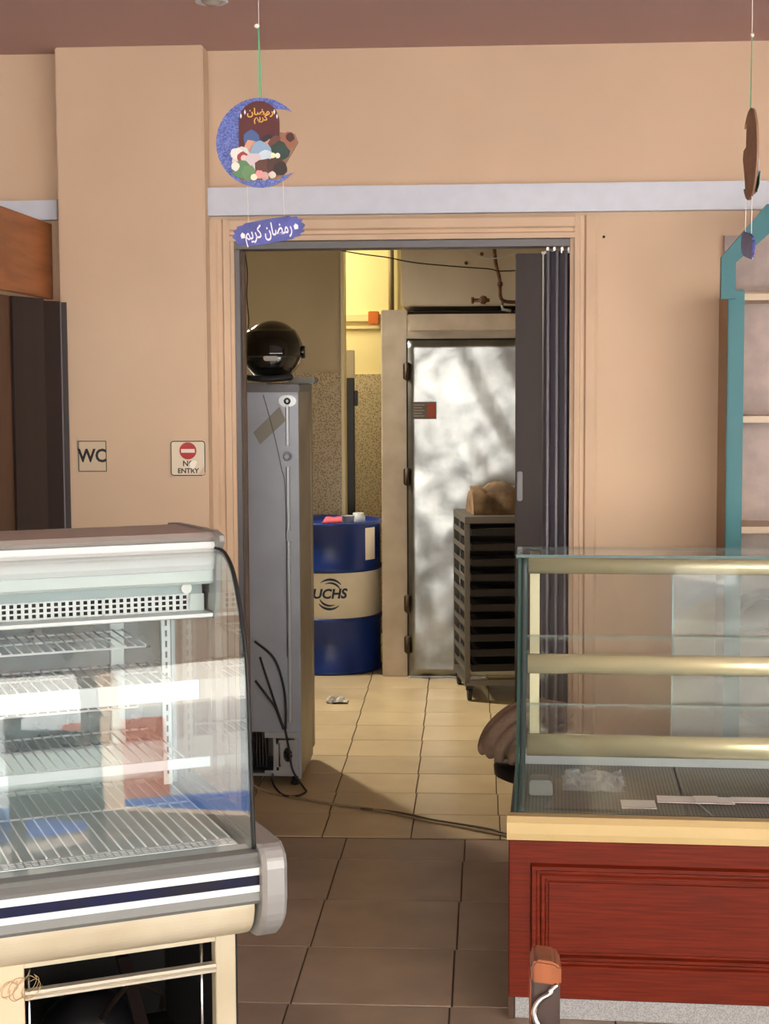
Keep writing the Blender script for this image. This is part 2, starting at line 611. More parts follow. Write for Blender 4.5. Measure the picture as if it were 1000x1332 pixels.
# accordion door in the kitchen opening
ac = thing('accordion_door', 'folded dark grey brown accordion door at the right of the kitchen opening', 'door', (0.0, 0.05, 0))
B().box(0.098, 0.186, -0.012, 0.012, 0.014, 1.955).bevel(0.003).build('lead_panel', M_accord, ac, 'wide dark brown lead panel')
hd = B().box(0.104, 0.122, -0.02, -0.012, 1.14, 1.238).bevel(0.003).build('handle', M_dkmetal, ac)
xs = [0.186, 0.203, 0.212, 0.232, 0.240, 0.262, 0.268, 0.284]
for i in range(len(xs) - 1):
    y0, y1 = (-0.026, 0.026) if i % 2 else (0.026, -0.026)
    x0, x1 = xs[i], xs[i + 1]
    d = Vector((x1 - x0, y1 - y0, 0)).normalized()
    n = Vector((-d.y, d.x, 0)) * 0.003
    p = [(x0 - n.x, y0 - n.y), (x1 - n.x, y1 - n.y), (x1 + n.x, y1 + n.y), (x0 + n.x, y0 + n.y)]
    B().hexa([(q[0], q[1], 0.014) for q in p] + [(q[0], q[1], 1.962) for q in p]).build('fold_panel', M_accordg, ac)
for x, y in ((0.203, -0.026), (0.232, -0.026), (0.262, -0.026)):
    B().tube([(x, y, 0.014), (x, y, 1.962)], 0.0055).build('fold_hinge', M_accordg, ac)
for x in (0.203, 0.225, 0.25, 0.272):
    B().box(x - 0.004, x + 0.004, -0.006, 0.006, 1.955, 1.974).build('hanger', M_steel, ac)

# ------------------------------------------------------------------ kitchen shell
struct(B().box(-1.9, -1.75, 0.12, 4.7, -0.1, CEIL).build('wall_left', M_kwall), 'kitchen side wall')
struct(B().box(1.35, 1.5, 0.12, 4.7, -0.1, CEIL).build('wall_right', M_kwall), 'kitchen side wall')
FAR = 4.5
wf = struct(B().box(-1.75, 1.35, FAR, FAR + 0.12, -0.1, CEIL).build('wall_far', M_kcream), 'kitchen end wall in a paler tone for its lit strip beside the cold room')
B().box(-1.75, 0.2, FAR - 0.014, FAR, 0, 1.585).build('terrazzo_dado', M_terr, wf, 'speckled terrazzo dado')
wp = struct(B().box(-1.75, -0.80, 3.62, 3.74, 0, CEIL).build('wall_partition', M_kwall), 'beige kitchen partition toned down for shade above a terrazzo dado')
B().box(-1.75, -0.80, 3.606, 3.62, 0, 1.59).build('terrazzo_dado', M_terr, wp, 'speckled terrazzo dado')
B().box(-0.806, -0.788, 3.60, 3.745, 0, CEIL).build('corner_strip', mat('lit_corner', (232, 222, 190), 0.5), wp)  # pale colour stands for light on the partition's end face
trk = tag(B().box(-1.1, -0.30, FAR - 0.04, FAR, 1.905, 1.95).box(-1.1, -0.30, FAR - 0.025, FAR, 1.86, 1.878).bevel(0.003, 1).build('cable_trunking', mat('cream_plastic', (226, 214, 170), 0.5)), 'double cream cable trunking low on the lit kitchen wall', 'trunking')
tag(B().box(-0.712, -0.648, FAR - 0.10, FAR - 0.042, 1.885, 1.965).bevel(0.004).build('junction_box', mat('orange_plastic', (206, 112, 48), 0.5)), 'small orange box on the cable trunking in the kitchen', 'box')
tag(B().tube([(-0.575, FAR - 0.03, 1.955), (-0.575, FAR - 0.03, 2.6)], 0.018, 10).build('wall_pipe', mat('grey_pipe', (128, 116, 92), 0.5)), 'vertical grey pipe on the lit cream kitchen wall', 'pipe')

bp = thing('upright_bar', 'narrow black upright bar with pale top behind the blue drum', 'bar', (-0.775, 3.86, 0))
B().box(-0.022, 0.022, -0.02, 0.02, 0.0, 1.56).bevel(0.003, 1).build('bar', M_black, bp)
B().box(-0.024, 0.024, -0.012, 0.012, 1.56, 1.72).bevel(0.004).build('pale_top', mat('milky_plastic', (206, 198, 176), 0.4), bp, 'milky plastic top')
B().box(0.022, 0.042, -0.02, 0.02, 1.40, 1.49).bevel(0.004).build('latch', M_black, bp)

# boxed-in beam over the cold room
beam = thing('overhead_duct', 'large beige boxed duct under the ceiling above the metal cold room door', 'duct', (0, 0, 0))
M_duct = mat('duct_beige', (196, 184, 164), 0.7, var=0.06, scale=4)
B().box(-0.438, 1.2, 3.0, 3.75, 1.925, CEIL - 0.006).bevel(0.006).build('casing', M_duct, beam)
pipe = thing('water_pipe', 'rusty water pipe with a valve on the beige duct face', 'pipe', (0, 2.96, 0))
M_rust = mat('rust', (104, 70, 46), 0.85, var=0.3, scale=30, col2=(66, 44, 32))
B().tube(catmull([(0.04, 0.0, 2.6), (0.045, 0, 2.2), (0.07, 0, 2.06), (0.075, -0.01, 1.97), (0.1, -0.01, 1.945), (0.16, -0.01, 1.94)], 5), 0.009).build('riser', M_rust, pipe)
B().tube([(-0.07, 0, 1.952), (0.02, 0, 1.952)], 0.009).tube([(-0.075, 0, 1.952), (-0.06, 0, 1.952)], 0.016).build('branch', M_rust, pipe)
B().lathe([(0.006, -0.045), (0.022, -0.04), (0.022, -0.02), (0.012, -0.015), (0.012, 0.012)], 12, (-0.012, 0, 1.952), 'y').build('valve', M_rust, pipe)
B().lathe([(0.010, -0.02), (0.014, -0.015), (0.014, 0.0), (0.010, 0.005)], 10, (0.073, -0.01, 2.04), 'z').build('joint', M_rust, pipe)
B().tube([(0.085, 0.0, 1.94), (0.085, 0.0, 1.905), (0.13, 0.0, 1.897)], 0.008).build('elbow', M_steel, pipe)

# cold room front
CY = 2.93
cold = thing('cold_room', 'cream framed cold room front with a dented shiny aluminium door', 'cold room', (0, CY, 0))
M_cframe = mat('cream_frame', (214, 200, 184), 0.55, col2=(196, 182, 162), var=0.04, scale=6)
B().box(-0.538, -0.402, 0.0, 0.75, 0.0, 1.905).bevel(0.005).build('stile', M_cframe, cold)
B().box(-0.402, 0.95, 0.0, 0.06, 1.755, 1.882).bevel(0.004).box(-0.39, 0.95, -0.008, 0.0, 1.80, 1.822).build('header', M_cframe, cold)
B().box(-0.42, 0.95, 0.1, 0.75, 1.86, 1.90).build('gap_shade', M_blackm, cold)  # black slab stands for the shade in the gap below the duct
B().box(0.55, 0.95, 0.0, 0.75, 0, 1.76).build('side_panel', M_cframe, cold)
# aluminium leaf, softly dented
g = B()
rows = []
NX, NZ = 26, 44
for i in range(NX + 1):
    col_ = []
    for j in range(NZ + 1):
        x = -0.398 + 0.94 * i / NX
        z = 0.012 + 1.735 * j / NZ
        e = 1.0
        dnt = 0.0035 * math.sin(x * 13 + 2.1 * math.sin(z * 5.1)) * math.sin(z * 9 + 1.7 * math.sin(x * 9)) + 0.0015 * math.sin(x * 31 + z * 17) + 0.001 * math.sin(z * 41 - x * 23)
        col_.append((x, -0.028 + dnt * e, z))
    rows.append(col_)
g.sheet(rows)
M_alu = mat('dented_aluminium', (150, 152, 152), 0.29, 0.95, var=0.3, scale=4, bump=0.25, bscale=8)  # base colour mottled in patches to imitate varied reflections
leaf = g.build('door', M_alu, cold, 'dented bare aluminium door')
solidify(leaf, 0.03, 0)
B().box(-0.405, 0.55, -0.022, -0.012, 1.742, 1.756).box(-0.406, -0.396, -0.03, -0.012, 0.01, 1.75).build('door_seal', M_blackm, cold)
for z in (1.59, 1.05, 0.39, 0.176):
    h = B().box(-0.422, -0.396, -0.045, -0.012, z - 0.042, z + 0.042).bevel(0.004)
    h.tube([(-0.402, -0.05, z - 0.045), (-0.402, -0.05, z + 0.045)], 0.011)
    h.build('hinge', mat('rusted_hinge', (72, 56, 44), 0.7, 0.2), cold)
st = B().box(-0.376, -0.252, -0.0345, -0.0325, 1.346, 1.434).build('sticker', mat('grey_sticker', (120, 112, 106), 0.6), cold, 'grey and red maker sticker')
st.location.y = -0.014
B().box(-0.30, -0.255, -0.0355, -0.0345, 1.352, 1.428).build('red_field', mat('sticker_red', (176, 84, 62), 0.6), st)
sl = B()
for k in range(5):
    sl.box(-0.368, -0.312 - 0.012 * (k % 2), -0.0355, -0.0345, 1.36 + 0.014 * k, 1.364 + 0.014 * k)
sl.build('print_line', mat('sticker_print', (186, 180, 172), 0.6), st)
B().box(-0.402, 0.0, -0.02, 0.0, 0.0, 0.012).build('door_sill', M_steel, cold)

# tray rack
rk = thing('tray_rack', 'low steel bakery rack of dark trays in front of the metal cold room door', 'rack', (-0.099, 2.30, 0), R(8))
M_rk = mat('rack_steel', (106, 102, 95), 0.45, 0.5)
RW, RD, RH = 0.46, 0.46, 0.86
for x in (0.0, RW - 0.025):
    for y in (0.0, RD - 0.025):
        B().box(x, x + 0.025, y, y + 0.025, 0.085, RH).bevel(0.002, 1).build('post', M_rk, rk)
for z in (0.075, RH):
    fr = B().box(0, RW, 0, 0.025, z, z + 0.028).box(0, RW, RD - 0.025, RD, z, z + 0.028).box(0, 0.025, 0.025, RD - 0.025, z, z + 0.028).box(RW - 0.025, RW, 0.025, RD - 0.025, z, z + 0.028)
    fr.build('frame', M_rk, rk)
B().box(0.0, RW, 0, RD, RH + 0.028, RH + 0.032).build('top_sheet', M_rk, rk)
NT = 10
for k in range(NT):
    z = 0.14 + 0.073 * k
    for x0, x1 in ((0.0, 0.028), (RW - 0.028, RW)):
        b = B().prism([(x0, z), (x1, z), (x1, z + 0.003), (x0 + 0.002, z + 0.003), (x0 + 0.002, z + 0.026), (x0, z + 0.026)] if x0 == 0 else
                      [(x0, z), (x1, z), (x1, z + 0.026), (x1 - 0.002, z + 0.026), (x1 - 0.002, z + 0.003), (x0, z + 0.003)], 0.026, RD - 0.026, 'y')
        b.build('runner', M_rk, rk)
for x in (0.02, RW - 0.03):
    for y in (0.02, RD - 0.03):
        cs = B().box(x - 0.012, x + 0.022, y - 0.005, y + 0.015, 0.05, 0.075).lathe([(0.028, -0.01), (0.030, -0.006), (0.030, 0.006), (0.028, 0.01)], 14, (x + 0.005, y + 0.005, 0.0305), 'x')
        cs.build('caster', M_rubber, rk)
M_tray = mat('blackened_tray', (30, 26, 24), 0.55, 0.3, var=0.2, scale=12)
tb = B()
tb.box(0.033, RW - 0.033, 0.006, RD - 0.03, 0, 0.003)
for a in ((0.033, RW - 0.033, 0.004, 0.008), (0.033, RW - 0.033, RD - 0.032, RD - 0.028), (0.033, 0.037, 0.008, RD - 0.032), (RW - 0.037, RW - 0.033, 0.008, RD - 0.032)):
    tb.box(*a, 0.0, 0.034)
tb.tube([(0.033, 0.004, 0.034), (RW - 0.033, 0.004, 0.034)], 0.0035, 6)
tray0 = tb.build('baking_tray', M_tray)
rm = Matrix.Translation(rk.location) @ Matrix.Rotation(R(8), 4, 'Z')
for k in range(NT):
    o = tray0 if k == 0 else tray0.copy()
    if k:
        COL.objects.link(o)
    o.matrix_world = rm @ Matrix.Translation((0, 0, 0.1432 + 0.073 * k))
    nth = ['lowest', 'second from the bottom', 'third from the bottom', 'fourth from the bottom', 'fifth from the bottom', 'fifth from the top', 'fourth from the top', 'third from the top', 'second from the top', 'topmost'][k]
    tag(o, 'blackened baking tray, %s in the low steel rack' % nth, 'tray', 'trays in the steel rack')
# crumpled paper sack on the rack
random.seed(11)
rows = []
for i in range(13):
    row = []
    for j in range(9):
        u, v = i / 12, j / 8
        x, y = 0.005 + 0.42 * u, 0.04 + 0.30 * v
        hgt = 0.155 * (math.sin(math.pi * min(max(v, 0.0), 1.0)) ** 0.35) * (0.55 + 0.45 * math.sin(math.pi * min(u * 1.15 + 0.12, 1)) ** 0.5)
        hgt *= 0.92 + 0.12 * math.sin(u * 17 + v * 5) + random.uniform(-0.07, 0.07)
        row.append((x + random.uniform(-0.006, 0.006), y + random.uniform(-0.006, 0.006), max(0.001, hgt) if 0 < j < 8 else 0.001))
    rows.append(row)
sb = B().sheet(rows)
sb.sheet([[(p[0], p[1], 0.0) for p in r] for r in (rows[0], rows[-1])])
v_l = [Vector(p) for p in rows[0]]
sb.bm.faces.new([sb.bm.verts.new(p) for p in rows[0]])
sb.bm.faces.new([sb.bm.verts.new(p) for p in rows[-1]])
sack = sb.build('paper_sack', mat('kraft_paper', (118, 94, 66), 0.85, var=0.2, scale=14, col2=(80, 60, 42)))
sack.matrix_world = rm @ Matrix.Translation((0.05, 0.05, RH + 0.0325))
tag(sack, 'crumpled brown paper sack lying on top of the tray rack', 'sack')

# blue drum
DX, DY, DR = -0.845, 3.22, 0.285
drum = thing('oil_drum', 'blue and white steel oil drum standing in the kitchen corner', 'drum', (DX, DY, 0))
M_blue = mat('drum_blue', (14, 50, 128), 0.35, var=0.06, scale=6)
M_dwhite = mat('drum_white', (238, 234, 222), 0.4, var=0.03, scale=6)
B().lathe([(DR - 0.006, 0.0), (DR, 0.004), (DR, 0.016), (DR - 0.006, 0.022), (DR - 0.006, 0.27), (DR, 0.278), (DR, 0.292), (DR - 0.006, 0.300)], 56).build('lower_shell', M_blue, drum, 'blue lower shell')
B().lathe([(DR - 0.006, 0.300), (DR - 0.006, 0.536), (DR - 0.004, 0.54)], 56).build('middle_band', M_dwhite, drum, 'white middle band')
B().lathe([(DR - 0.006, 0.540), (DR, 0.548), (DR, 0.562), (DR - 0.006, 0.570), (DR - 0.006, 0.778), (DR, 0.784), (DR + 0.001, 0.798), (DR - 0.004, 0.802), (DR - 0.012, 0.798), (DR - 0.012, 0.782), (0.05, 0.782), (0.0005, 0.782)], 56).build('upper_shell', M_blue, drum, 'blue upper shell and lid')
M_navy = mat('drum_print', (20, 40, 70), 0.5)
phi = 0.115


def drum_print(name, s, size, phi, z, m, bold=0.0, shear=0.0):
    o = text(name, s, size, m, drum, ((DR - 0.0055) * math.sin(phi), -(DR - 0.0055) * math.cos(phi), z), (R(90), 0, phi), 0.0006, bold, 1.0, DR - 0.0055, shear)
    return o


# the logo: name across two pairs of sweeping arcs
drum_print('lettering', 'FUCHS', 0.070, phi - 0.07, 0.43, M_navy, 0.0022, 0.18)
for a0, a1, rr, w in ((25, 115, 0.060, 0.010), (40, 130, 0.078, 0.012), (205, 295, 0.060, 0.010), (220, 310, 0.078, 0.012)):
    lg = B()
    inner, outer = [], []
    for k in range(13):
        t = k / 12
        a = R(a0 + (a1 - a0) * t)
        ww = w * math.sin(math.pi * (0.08 + 0.92 * t) * 0.98) + 0.001
        for lst, r_ in ((inner, rr - ww / 2), (outer, rr + ww / 2)):
            lst.append((r_ * math.cos(a), r_ * math.sin(a)))
    for k in range(12):
        q = [inner[k], inner[k + 1], outer[k + 1], outer[k]]
        vs = []
        for (x, z) in q:
            an = phi + x / DR
            vs.append(lg.bm.verts.new(((DR - 0.005) * math.sin(an), -(DR - 0.005) * math.cos(an), 0.43 + z)))
        lg.bm.faces.new(vs)
    lg.build('emblem_arc', M_navy, drum)
nb = B()
ang = [0.86, 0.92, 0.98, 1.04, 1.10, 1.16]
nb.sheet([[((DR - 0.005) * math.sin(a), -(DR - 0.005) * math.cos(a), z) for z in (0.60, 0.77)] for a in ang])
nb.build('paper_label', M_dwhite, drum, 'white paper label')
# oddments on the drum lid
ob = B()
random.seed(3)
rr_ = []
for i in range(9):
    rr_.append([(0.06 * (u / 8 - 0.5) * 2.2 + random.uniform(-.006, .006), 0.05 * (i / 8 - 0.5) * 2, (0.022 if 0 < u < 8 and 0 < i < 8 else 0.001) + random.uniform(0, 0.014)) for u in range(9)])
ob.sheet(rr_)
o = ob.build('cloth', mat('pink_cloth', (214, 92, 104), 0.8, var=0.1, scale=30))
o.location = (DX + 0.05, DY - 0.10, 0.785)
tag(o, 'crumpled pink red cloth on the lid of the blue drum', 'cloth')
solidify(o, 0.003, 1)
o = B().lathe([(0.035, 0), (0.037, 0.004), (0.037, 0.035), (0.030, 0.040), (0.030, 0.05), (0.027, 0.052)], 20).build('plastic_jar', M_shadewhite)
o.location = (DX + 0.16, DY + 0.02, 0.7825)
tag(o, 'small white plastic jar on the drum lid by the pink cloth', 'jar')
o = B().lathe([(0.02, 0), (0.03, 0.01), (0.034, 0.05), (0.036, 0.052), (0.031, 0.05), (0.026, 0.012), (0.0005, 0.008)], 18, caps=False).build('glass_cup', mat('cup_grey', (160, 160, 158), 0.25))
o.location = (DX + 0.12, DY - 0.16, 0.7825)
tag(o, 'small grey cup at the front edge of the drum lid', 'cup')

# ------------------------------------------------------------------ fridge with its back to the shop
fr = thing('refrigerator', 'tall grey refrigerator with its back and compressor turned to the shop', 'refrigerator', (-0.70, 0.668, 0))
M_fback = mat('galvanised_back', (146, 150, 160), 0.42, 0.35, var=0.07, scale=5)
M_fside = mat('fridge_side', (146, 138, 122), 0.45, 0.1, col2=(126, 116, 98), var=0.05, scale=4)
B().box(-0.60, 0.0, 0.02, 0.40, 0.21, 1.50).box(-0.60, -0.012, 0.28, 0.40, 0.03, 0.21).box(-0.012, 0.0, 0.02, 0.40, 0.03, 0.21).box(-0.60, -0.588, 0.02, 0.28, 0.03, 0.21).build('cabinet', M_fside, fr)
B().box(-0.602, 0.002, 0.40, 0.47, 0.05, 1.535).bevel(0.008).build('front_door', M_fside, fr)
for z0, z1 in ((0.60, 1.50), (0.10, 0.58)):
    pass
B().box(-0.60, 0.0, 0.0, 0.02, 0.21, 1.50).bevel(0.003).build('back_panel', M_fback, fr, 'grey sheet metal back panel')
B().box(-0.605, 0.006, -0.006, 0.42, 1.50, 1.53).bevel(0.004).build('top_cover', M_dkmetal, fr)
B().box(-0.075, 0.03, 0.30, 0.44, 1.532, 1.556).bevel(0.004).build('hinge_cover', mat('dull_hinge', (120, 118, 112), 0.5, 0.3), fr)
for z0, z1 in ((1.30, 1.475), (0.98, 1.22), (0.25, 0.94)):
    B().prism([(-0.048, 0.0), (-0.044, -0.006), (-0.036, -0.006), (-0.032, 0.0)], z0, z1, 'z').build('pressed_rib', mat('rib_sheen', (172, 176, 182), 0.35, 0.6), fr, 'pressed rib in a brighter tone for its sheen')  # ribs brighter than their panel: shading of pressed metal put into colour
B().lathe([(0.018, 0.0), (0.018, -0.004), (0.012, -0.006), (0.012, -0.002), (0.004, -0.002)], 20, (-0.04, 0.0, 1.26), 'y').build('pressed_boss', M_fback, fr)
pl = B().prism([(-0.04 + 0.034 * math.cos(a) * (1.0), 1.467 + 0.022 * math.sin(a)) for a in [2 * math.pi * k / 18 for k in range(18)]], 0.0, -0.004, 'y').build('screw_plate', M_steel, fr)
B().lathe([(0.013, -0.004), (0.013, -0.009), (0.006, -0.01), (0.006, -0.005), (0.001, -0.005)], 16, (-0.04, 0, 1.467), 'y').build('screw', M_black, pl)
B().prism([(-0.21, 1.42), (-0.165, 1.42), (-0.155, 1.43), (-0.155, 1.47), (-0.165, 1.48), (-0.21, 1.48)], 0.0, -0.003, 'y').build('pressed_square', M_fback, fr)
t_ = B().hexa([(-0.145, -0.0015, 1.305), (-0.045, -0.0015, 1.395), (-0.045, 0, 1.395), (-0.145, 0, 1.305), (-0.17, -0.0015, 1.35), (-0.07, -0.0015, 1.445), (-0.07, 0, 1.445), (-0.17, 0, 1.35)])
t_.build('tape', mat('old_tape', (118, 114, 104), 0.5), fr, 'strip of old beige tape')
B().tube(catmull([(-0.13, -0.004, 1.49), (-0.10, -0.004, 1.38), (-0.065, -0.004, 1.22), (-0.05, -0.004, 1.10), (-0.05, -0.004, 0.5)], 6), 0.0016, 5).build('thin_wire', M_dkmetal, fr)
# compressor bay
B().box(-0.588, -0.012, 0.0, 0.28, 0.04, 0.05).box(-0.012, 0.0, 0.0, 0.02, 0.03, 0.21).build('compressor_bay', M_fback, fr)
M_grl = mat('grille_grey', (150, 150, 152), 0.5)
gp = B().box(-0.14, -0.012, -0.004, 0.008, 0.05, 0.062).box(-0.14, -0.012, -0.004, 0.008, 0.188, 0.21).box(-0.106, -0.096, -0.006, 0.008, 0.062, 0.188).box(-0.024, -0.012, -0.006, 0.008, 0.062, 0.188)
gp.box(-0.096, -0.086, -0.006, 0.004, 0.075, 0.165).box(-0.086, -0.024, -0.004, 0.006, 0.062, 0.078).box(-0.086, -0.024, -0.004, 0.006, 0.168, 0.18)
gp.build('grille', M_grl, fr)
ov = B()
n = 20
o_, i_ = [], []
for k in range(n):
    a = 2 * math.pi * k / n
    o_.append((-0.052 + 0.029 * max(-1, min(1, 1.5 * math.cos(a))), 0.123 + 0.045 * max(-1, min(1, 1.4 * math.sin(a)))))
    i_.append((-0.052 + 0.018 * math.cos(a), 0.123 + 0.028 * math.sin(a)))
va = [ov.bm.verts.new((p[0], -0.003, p[1])) for p in o_]
vb = [ov.bm.verts.new((p[0], -0.003, p[1])) for p in i_]
vc = [ov.bm.verts.new((p[0], 0.02, p[1])) for p in i_]
for k in range(n):
    ov.bm.faces.new((va[k], va[(k + 1) % n], vb[(k + 1) % n], vb[k]))
    ov.bm.faces.new((vb[k], vb[(k + 1) % n], vc[(k + 1) % n], vc[k]))
ov.build('fan_shroud', M_grl, fr)
for k in range(5):
    a = 2 * math.pi * k / 5
    B().hexa([(-0.052 + 0.003 * math.cos(a) - 0.003 * math.sin(a), 0.024, 0.123 + 0.003 * math.sin(a)), (-0.052 + 0.022 * math.cos(a), 0.022, 0.123 + 0.022 * math.sin(a)), (-0.052 + 0.022 * math.cos(a + 0.7), 0.026, 0.123 + 0.022 * math.sin(a + 0.7)), (-0.052 + 0.004 * math.cos(a + 0.7), 0.026, 0.123 + 0.004 * math.sin(a + 0.7)),
              (-0.052 + 0.003 * math.cos(a) - 0.003 * math.sin(a), 0.026, 0.123 + 0.003 * math.sin(a)), (-0.052 + 0.022 * math.cos(a), 0.024, 0.123 + 0.022 * math.sin(a)), (-0.052 + 0.022 * math.cos(a + 0.7), 0.028, 0.123 + 0.022 * math.sin(a + 0.7)), (-0.052 + 0.004 * math.cos(a + 0.7), 0.028, 0.123 + 0.004 * math.sin(a + 0.7))]).build('fan_blade', M_blackm, fr)
B().ball((-0.30, 0.14, 0.125), 0.10, 0.09, 0.078).build('compressor', M_black, fr)
for k in range(12):
    x = -0.27 + 0.012 * k
    B().box(x, x + 0.004, 0.012, 0.05, 0.07, 0.20).build('condenser_fin', M_black, fr)
B().box(-0.59, -0.27, 0.012, 0.02, 0.07, 0.2).build('condenser_plate', M_blackm, fr)
for nm, pts in (('hose', [(-0.172, -0.012, 0.56), (-0.10, -0.02, 0.50), (-0.065, -0.02, 0.40), (-0.055, -0.02, 0.30), (-0.058, -0.015, 0.225)]),
                ('hose', [(-0.152, -0.012, 0.50), (-0.128, -0.025, 0.43), (-0.10, -0.025, 0.34), (-0.075, -0.02, 0.26), (-0.062, -0.015, 0.225)]),
                ('hose', [(-0.172, -0.012, 0.41), (-0.12, -0.022, 0.345), (-0.095, -0.022, 0.31), (-0.075, -0.02, 0.255), (-0.066, -0.015, 0.225)])):
    B().tube(catmull(pts, 6), 0.0045, 7).build(nm, M_rubber, fr)
B().tube(catmull([(-0.060, -0.015, 0.228), (-0.045, -0.02, 0.15), (-0.03, -0.03, 0.07), (0.01, -0.045, 0.012), (0.028, -0.10, 0.006), (0.0, -0.16, 0.006), (-0.05, -0.15, 0.006), (-0.09, -0.06, 0.006), (-0.11, -0.01, 0.02), (-0.11, 0.0, 0.052)], 8), 0.0042, 7).build('power_cord', M_rubber, fr)
for x in (-0.57, -0.03):
    for y in (0.04, 0.38):
        B().lathe([(0.016, 0), (0.016, 0.01), (0.01, 0.012), (0.01, 0.042)], 12, (x, y, 0)).build('foot', M_rubber, fr)

# helmet on the fridge
hm = thing('motorcycle_helmet', 'glossy black full face helmet on top of the grey refrigerator', 'helmet', (-0.815, 0.83, 1.5372))
hb = B()
NU, NV = 28, 18
grid = []
for i in range(NV + 1):
    th = math.pi * (0.02 + 0.80 * i / NV)
    row = []
    for k in range(NU + 1):
        a = 2 * math.pi * k / NU
        sx, sy, sz = 0.118, 0.138, 0.118
        x, y, z = sx * math.sin(th) * math.cos(a), sy * math.sin(th) * math.sin(a), sz * math.cos(th)
        low = max(0, -z / 0.118)
        y -= 0.035 * low * (1 if y < 0 else 0.3)
        x *= 1 - 0.12 * low
        row.append((x, y, z + 0.118))
    grid.append(row)
hb.sheet(grid)
bmesh.ops.remove_doubles(hb.bm, verts=hb.bm.verts[:], dist=0.0005)
shell = hb.build('shell', mat('helmet_black', (20, 20, 20), 0.18, coat=0.8), hm)
solidify(shell, 0.012, -1)
vg = []
for i in range(9):
    row = []
    for k in range(17):
        a = R(-162 + 144 * k / 16)
        th = R(48 + 52 * i / 8)
        x, y, z = 0.1215 * math.sin(th) * math.cos(a), 0.142 * math.sin(th) * math.sin(a), 0.1215 * math.cos(th)
        y -= 0.035 * max(0, -z / 0.118)
        row.append((x, y - 0.001, z + 0.118))
    vg.append(row)
vz = B().sheet(vg).build('visor', G_visor, hm, 'dark glossy visor')
solidify(vz, 0.003, 1)
B().tube([(0.114, -0.02, 0.115), (0.128, -0.02, 0.115)], [0.026, 0.022], 16).build('visor_pivot', M_black, hm)
B().tube([(-0.128, -0.02, 0.115), (-0.114, -0.02, 0.115)], [0.022, 0.026], 16).build('visor_pivot', M_black, hm)
B().prism([(-0.028, 0.0), (-0.022, -0.008), (0.022, -0.008), (0.028, 0.0), (0.026, 0.010), (-0.026, 0.010)], -0.168, -0.155, 'y').bevel(0.002).build('chin_vent', mat('vent_grey', (150, 148, 142), 0.4), hm, 'pale grey chin vent').location = (0.012, 0.008, 0.088)
B().tube(catmull([(-0.085, -0.115, 0.020), (-0.04, -0.155, 0.014), (0.0, -0.165, 0.012), (0.04, -0.155, 0.014), (0.085, -0.115, 0.020)], 6), 0.012).build('chin_trim', M_rubber, hm)
tr_ = [(p[0] * 1.01, p[1] * 1.01 - 0.001, p[2]) for p in vg[-1]]
B().tube(tr_, 0.0035, 6).build('visor_trim', mat('visor_trim', (58, 58, 56), 0.4), hm)
fl = tag(B().box(-0.11, 0.11, -0.14, 0.03, 0, 0.006).bevel(0.002).build('tray_mat', mat('grey_green_tray', (92, 94, 84), 0.5)), 'flat grey tray beneath the helmet on the refrigerator', 'tray')
fl.location = (-0.93, 0.82, 1.5305)

# litter, floor cable, hanging wires
random.seed(5)
pb = B()
rows = [[(0.05 * (i - 3) / 3 + random.uniform(-.006, .006), 0.045 * (j - 3) / 3 + random.uniform(-.006, .006), 0.004 + random.uniform(0, 0.03) * (1 if 0 < i < 6 and 0 < j < 6 else 0.3)) for j in range(7)] for i in range(7)]
lit = pb.sheet(rows, smooth=False).build('crumpled_paper', mat('grey_white_paper', (196, 192, 184), 0.7, var=0.2, scale=40, col2=(110, 108, 106)))
lit.location = (-0.715, 2.26, 0.001)
solidify(lit, 0.0015, 1)
tag(lit, 'crumpled scrap of grey white paper on the kitchen floor', 'paper scrap')
cord = thing('floor_cable', 'thin twin beige cable snaking across the floor from refrigerator to glass counter', 'cable', (0, 0, 0))
p1 = [(-0.90, 0.62, 0.10), (-0.88, 0.60, 0.03), (-0.82, 0.57, 0.0055), (-0.72, 0.50, 0.005), (-0.563, 0.41, 0.005), (-0.43, 0.355, 0.005), (-0.303, 0.275, 0.005), (-0.20, 0.20, 0.005), (-0.083, 0.13, 0.005), (0.02, 0.065, 0.005), (0.09, 0.02, 0.005), (0.16, -0.04, 0.005)]
B().tube(catmull(p1, 6), 0.0042, 7).build('strand', mat('cable_beige', (150, 132, 102), 0.5), cord)
p2 = [(-0.45, 0.352, 0.005), (-0.36, 0.325, 0.005), (-0.28, 0.285, 0.005), (-0.19, 0.218, 0.005), (-0.075, 0.158, 0.005), (0.02, 0.105, 0.005), (0.07, 0.05, 0.006), (0.15, -0.02, 0.006)]
B().tube(catmull(p2, 6), 0.0038, 7).build('strand', mat('cable_dark', (96, 84, 64), 0.5), cord)
B().box(-0.925, -0.885, 0.60, 0.64, 0.0, 0.13).bevel(0.006).build('plug_block', mat('peach_block', (178, 138, 112), 0.6), cord, 'peach coloured plug block')
hw = tag(B().tube(catmull([(-0.905, 0.72, 2.61), (-0.90, 0.72, 2.2), (-0.902, 0.72, 2.05), (-0.893, 0.72, 1.95), (-0.896, 0.72, 1.86), (-0.890, 0.72, 1.78), (-0.895, 0.74, 1.74)], 6), 0.0022, 6).build('hanging_wire', M_blackm), 'thin dark wire hanging down above the helmet', 'wire')
tag(B().tube(catmull([(-1.0, 1.95, 2.22), (-0.65, 2.0, 2.132), (-0.45, 2.0, 2.10), (-0.30, 2.0, 2.072), (0.0, 2.0, 2.045), (0.2, 2.0, 2.038), (1.34, 2.0, 2.12)], 6), 0.003, 6).build('ceiling_wire', M_blackm), 'dark wire slung across the upper kitchen', 'wire')
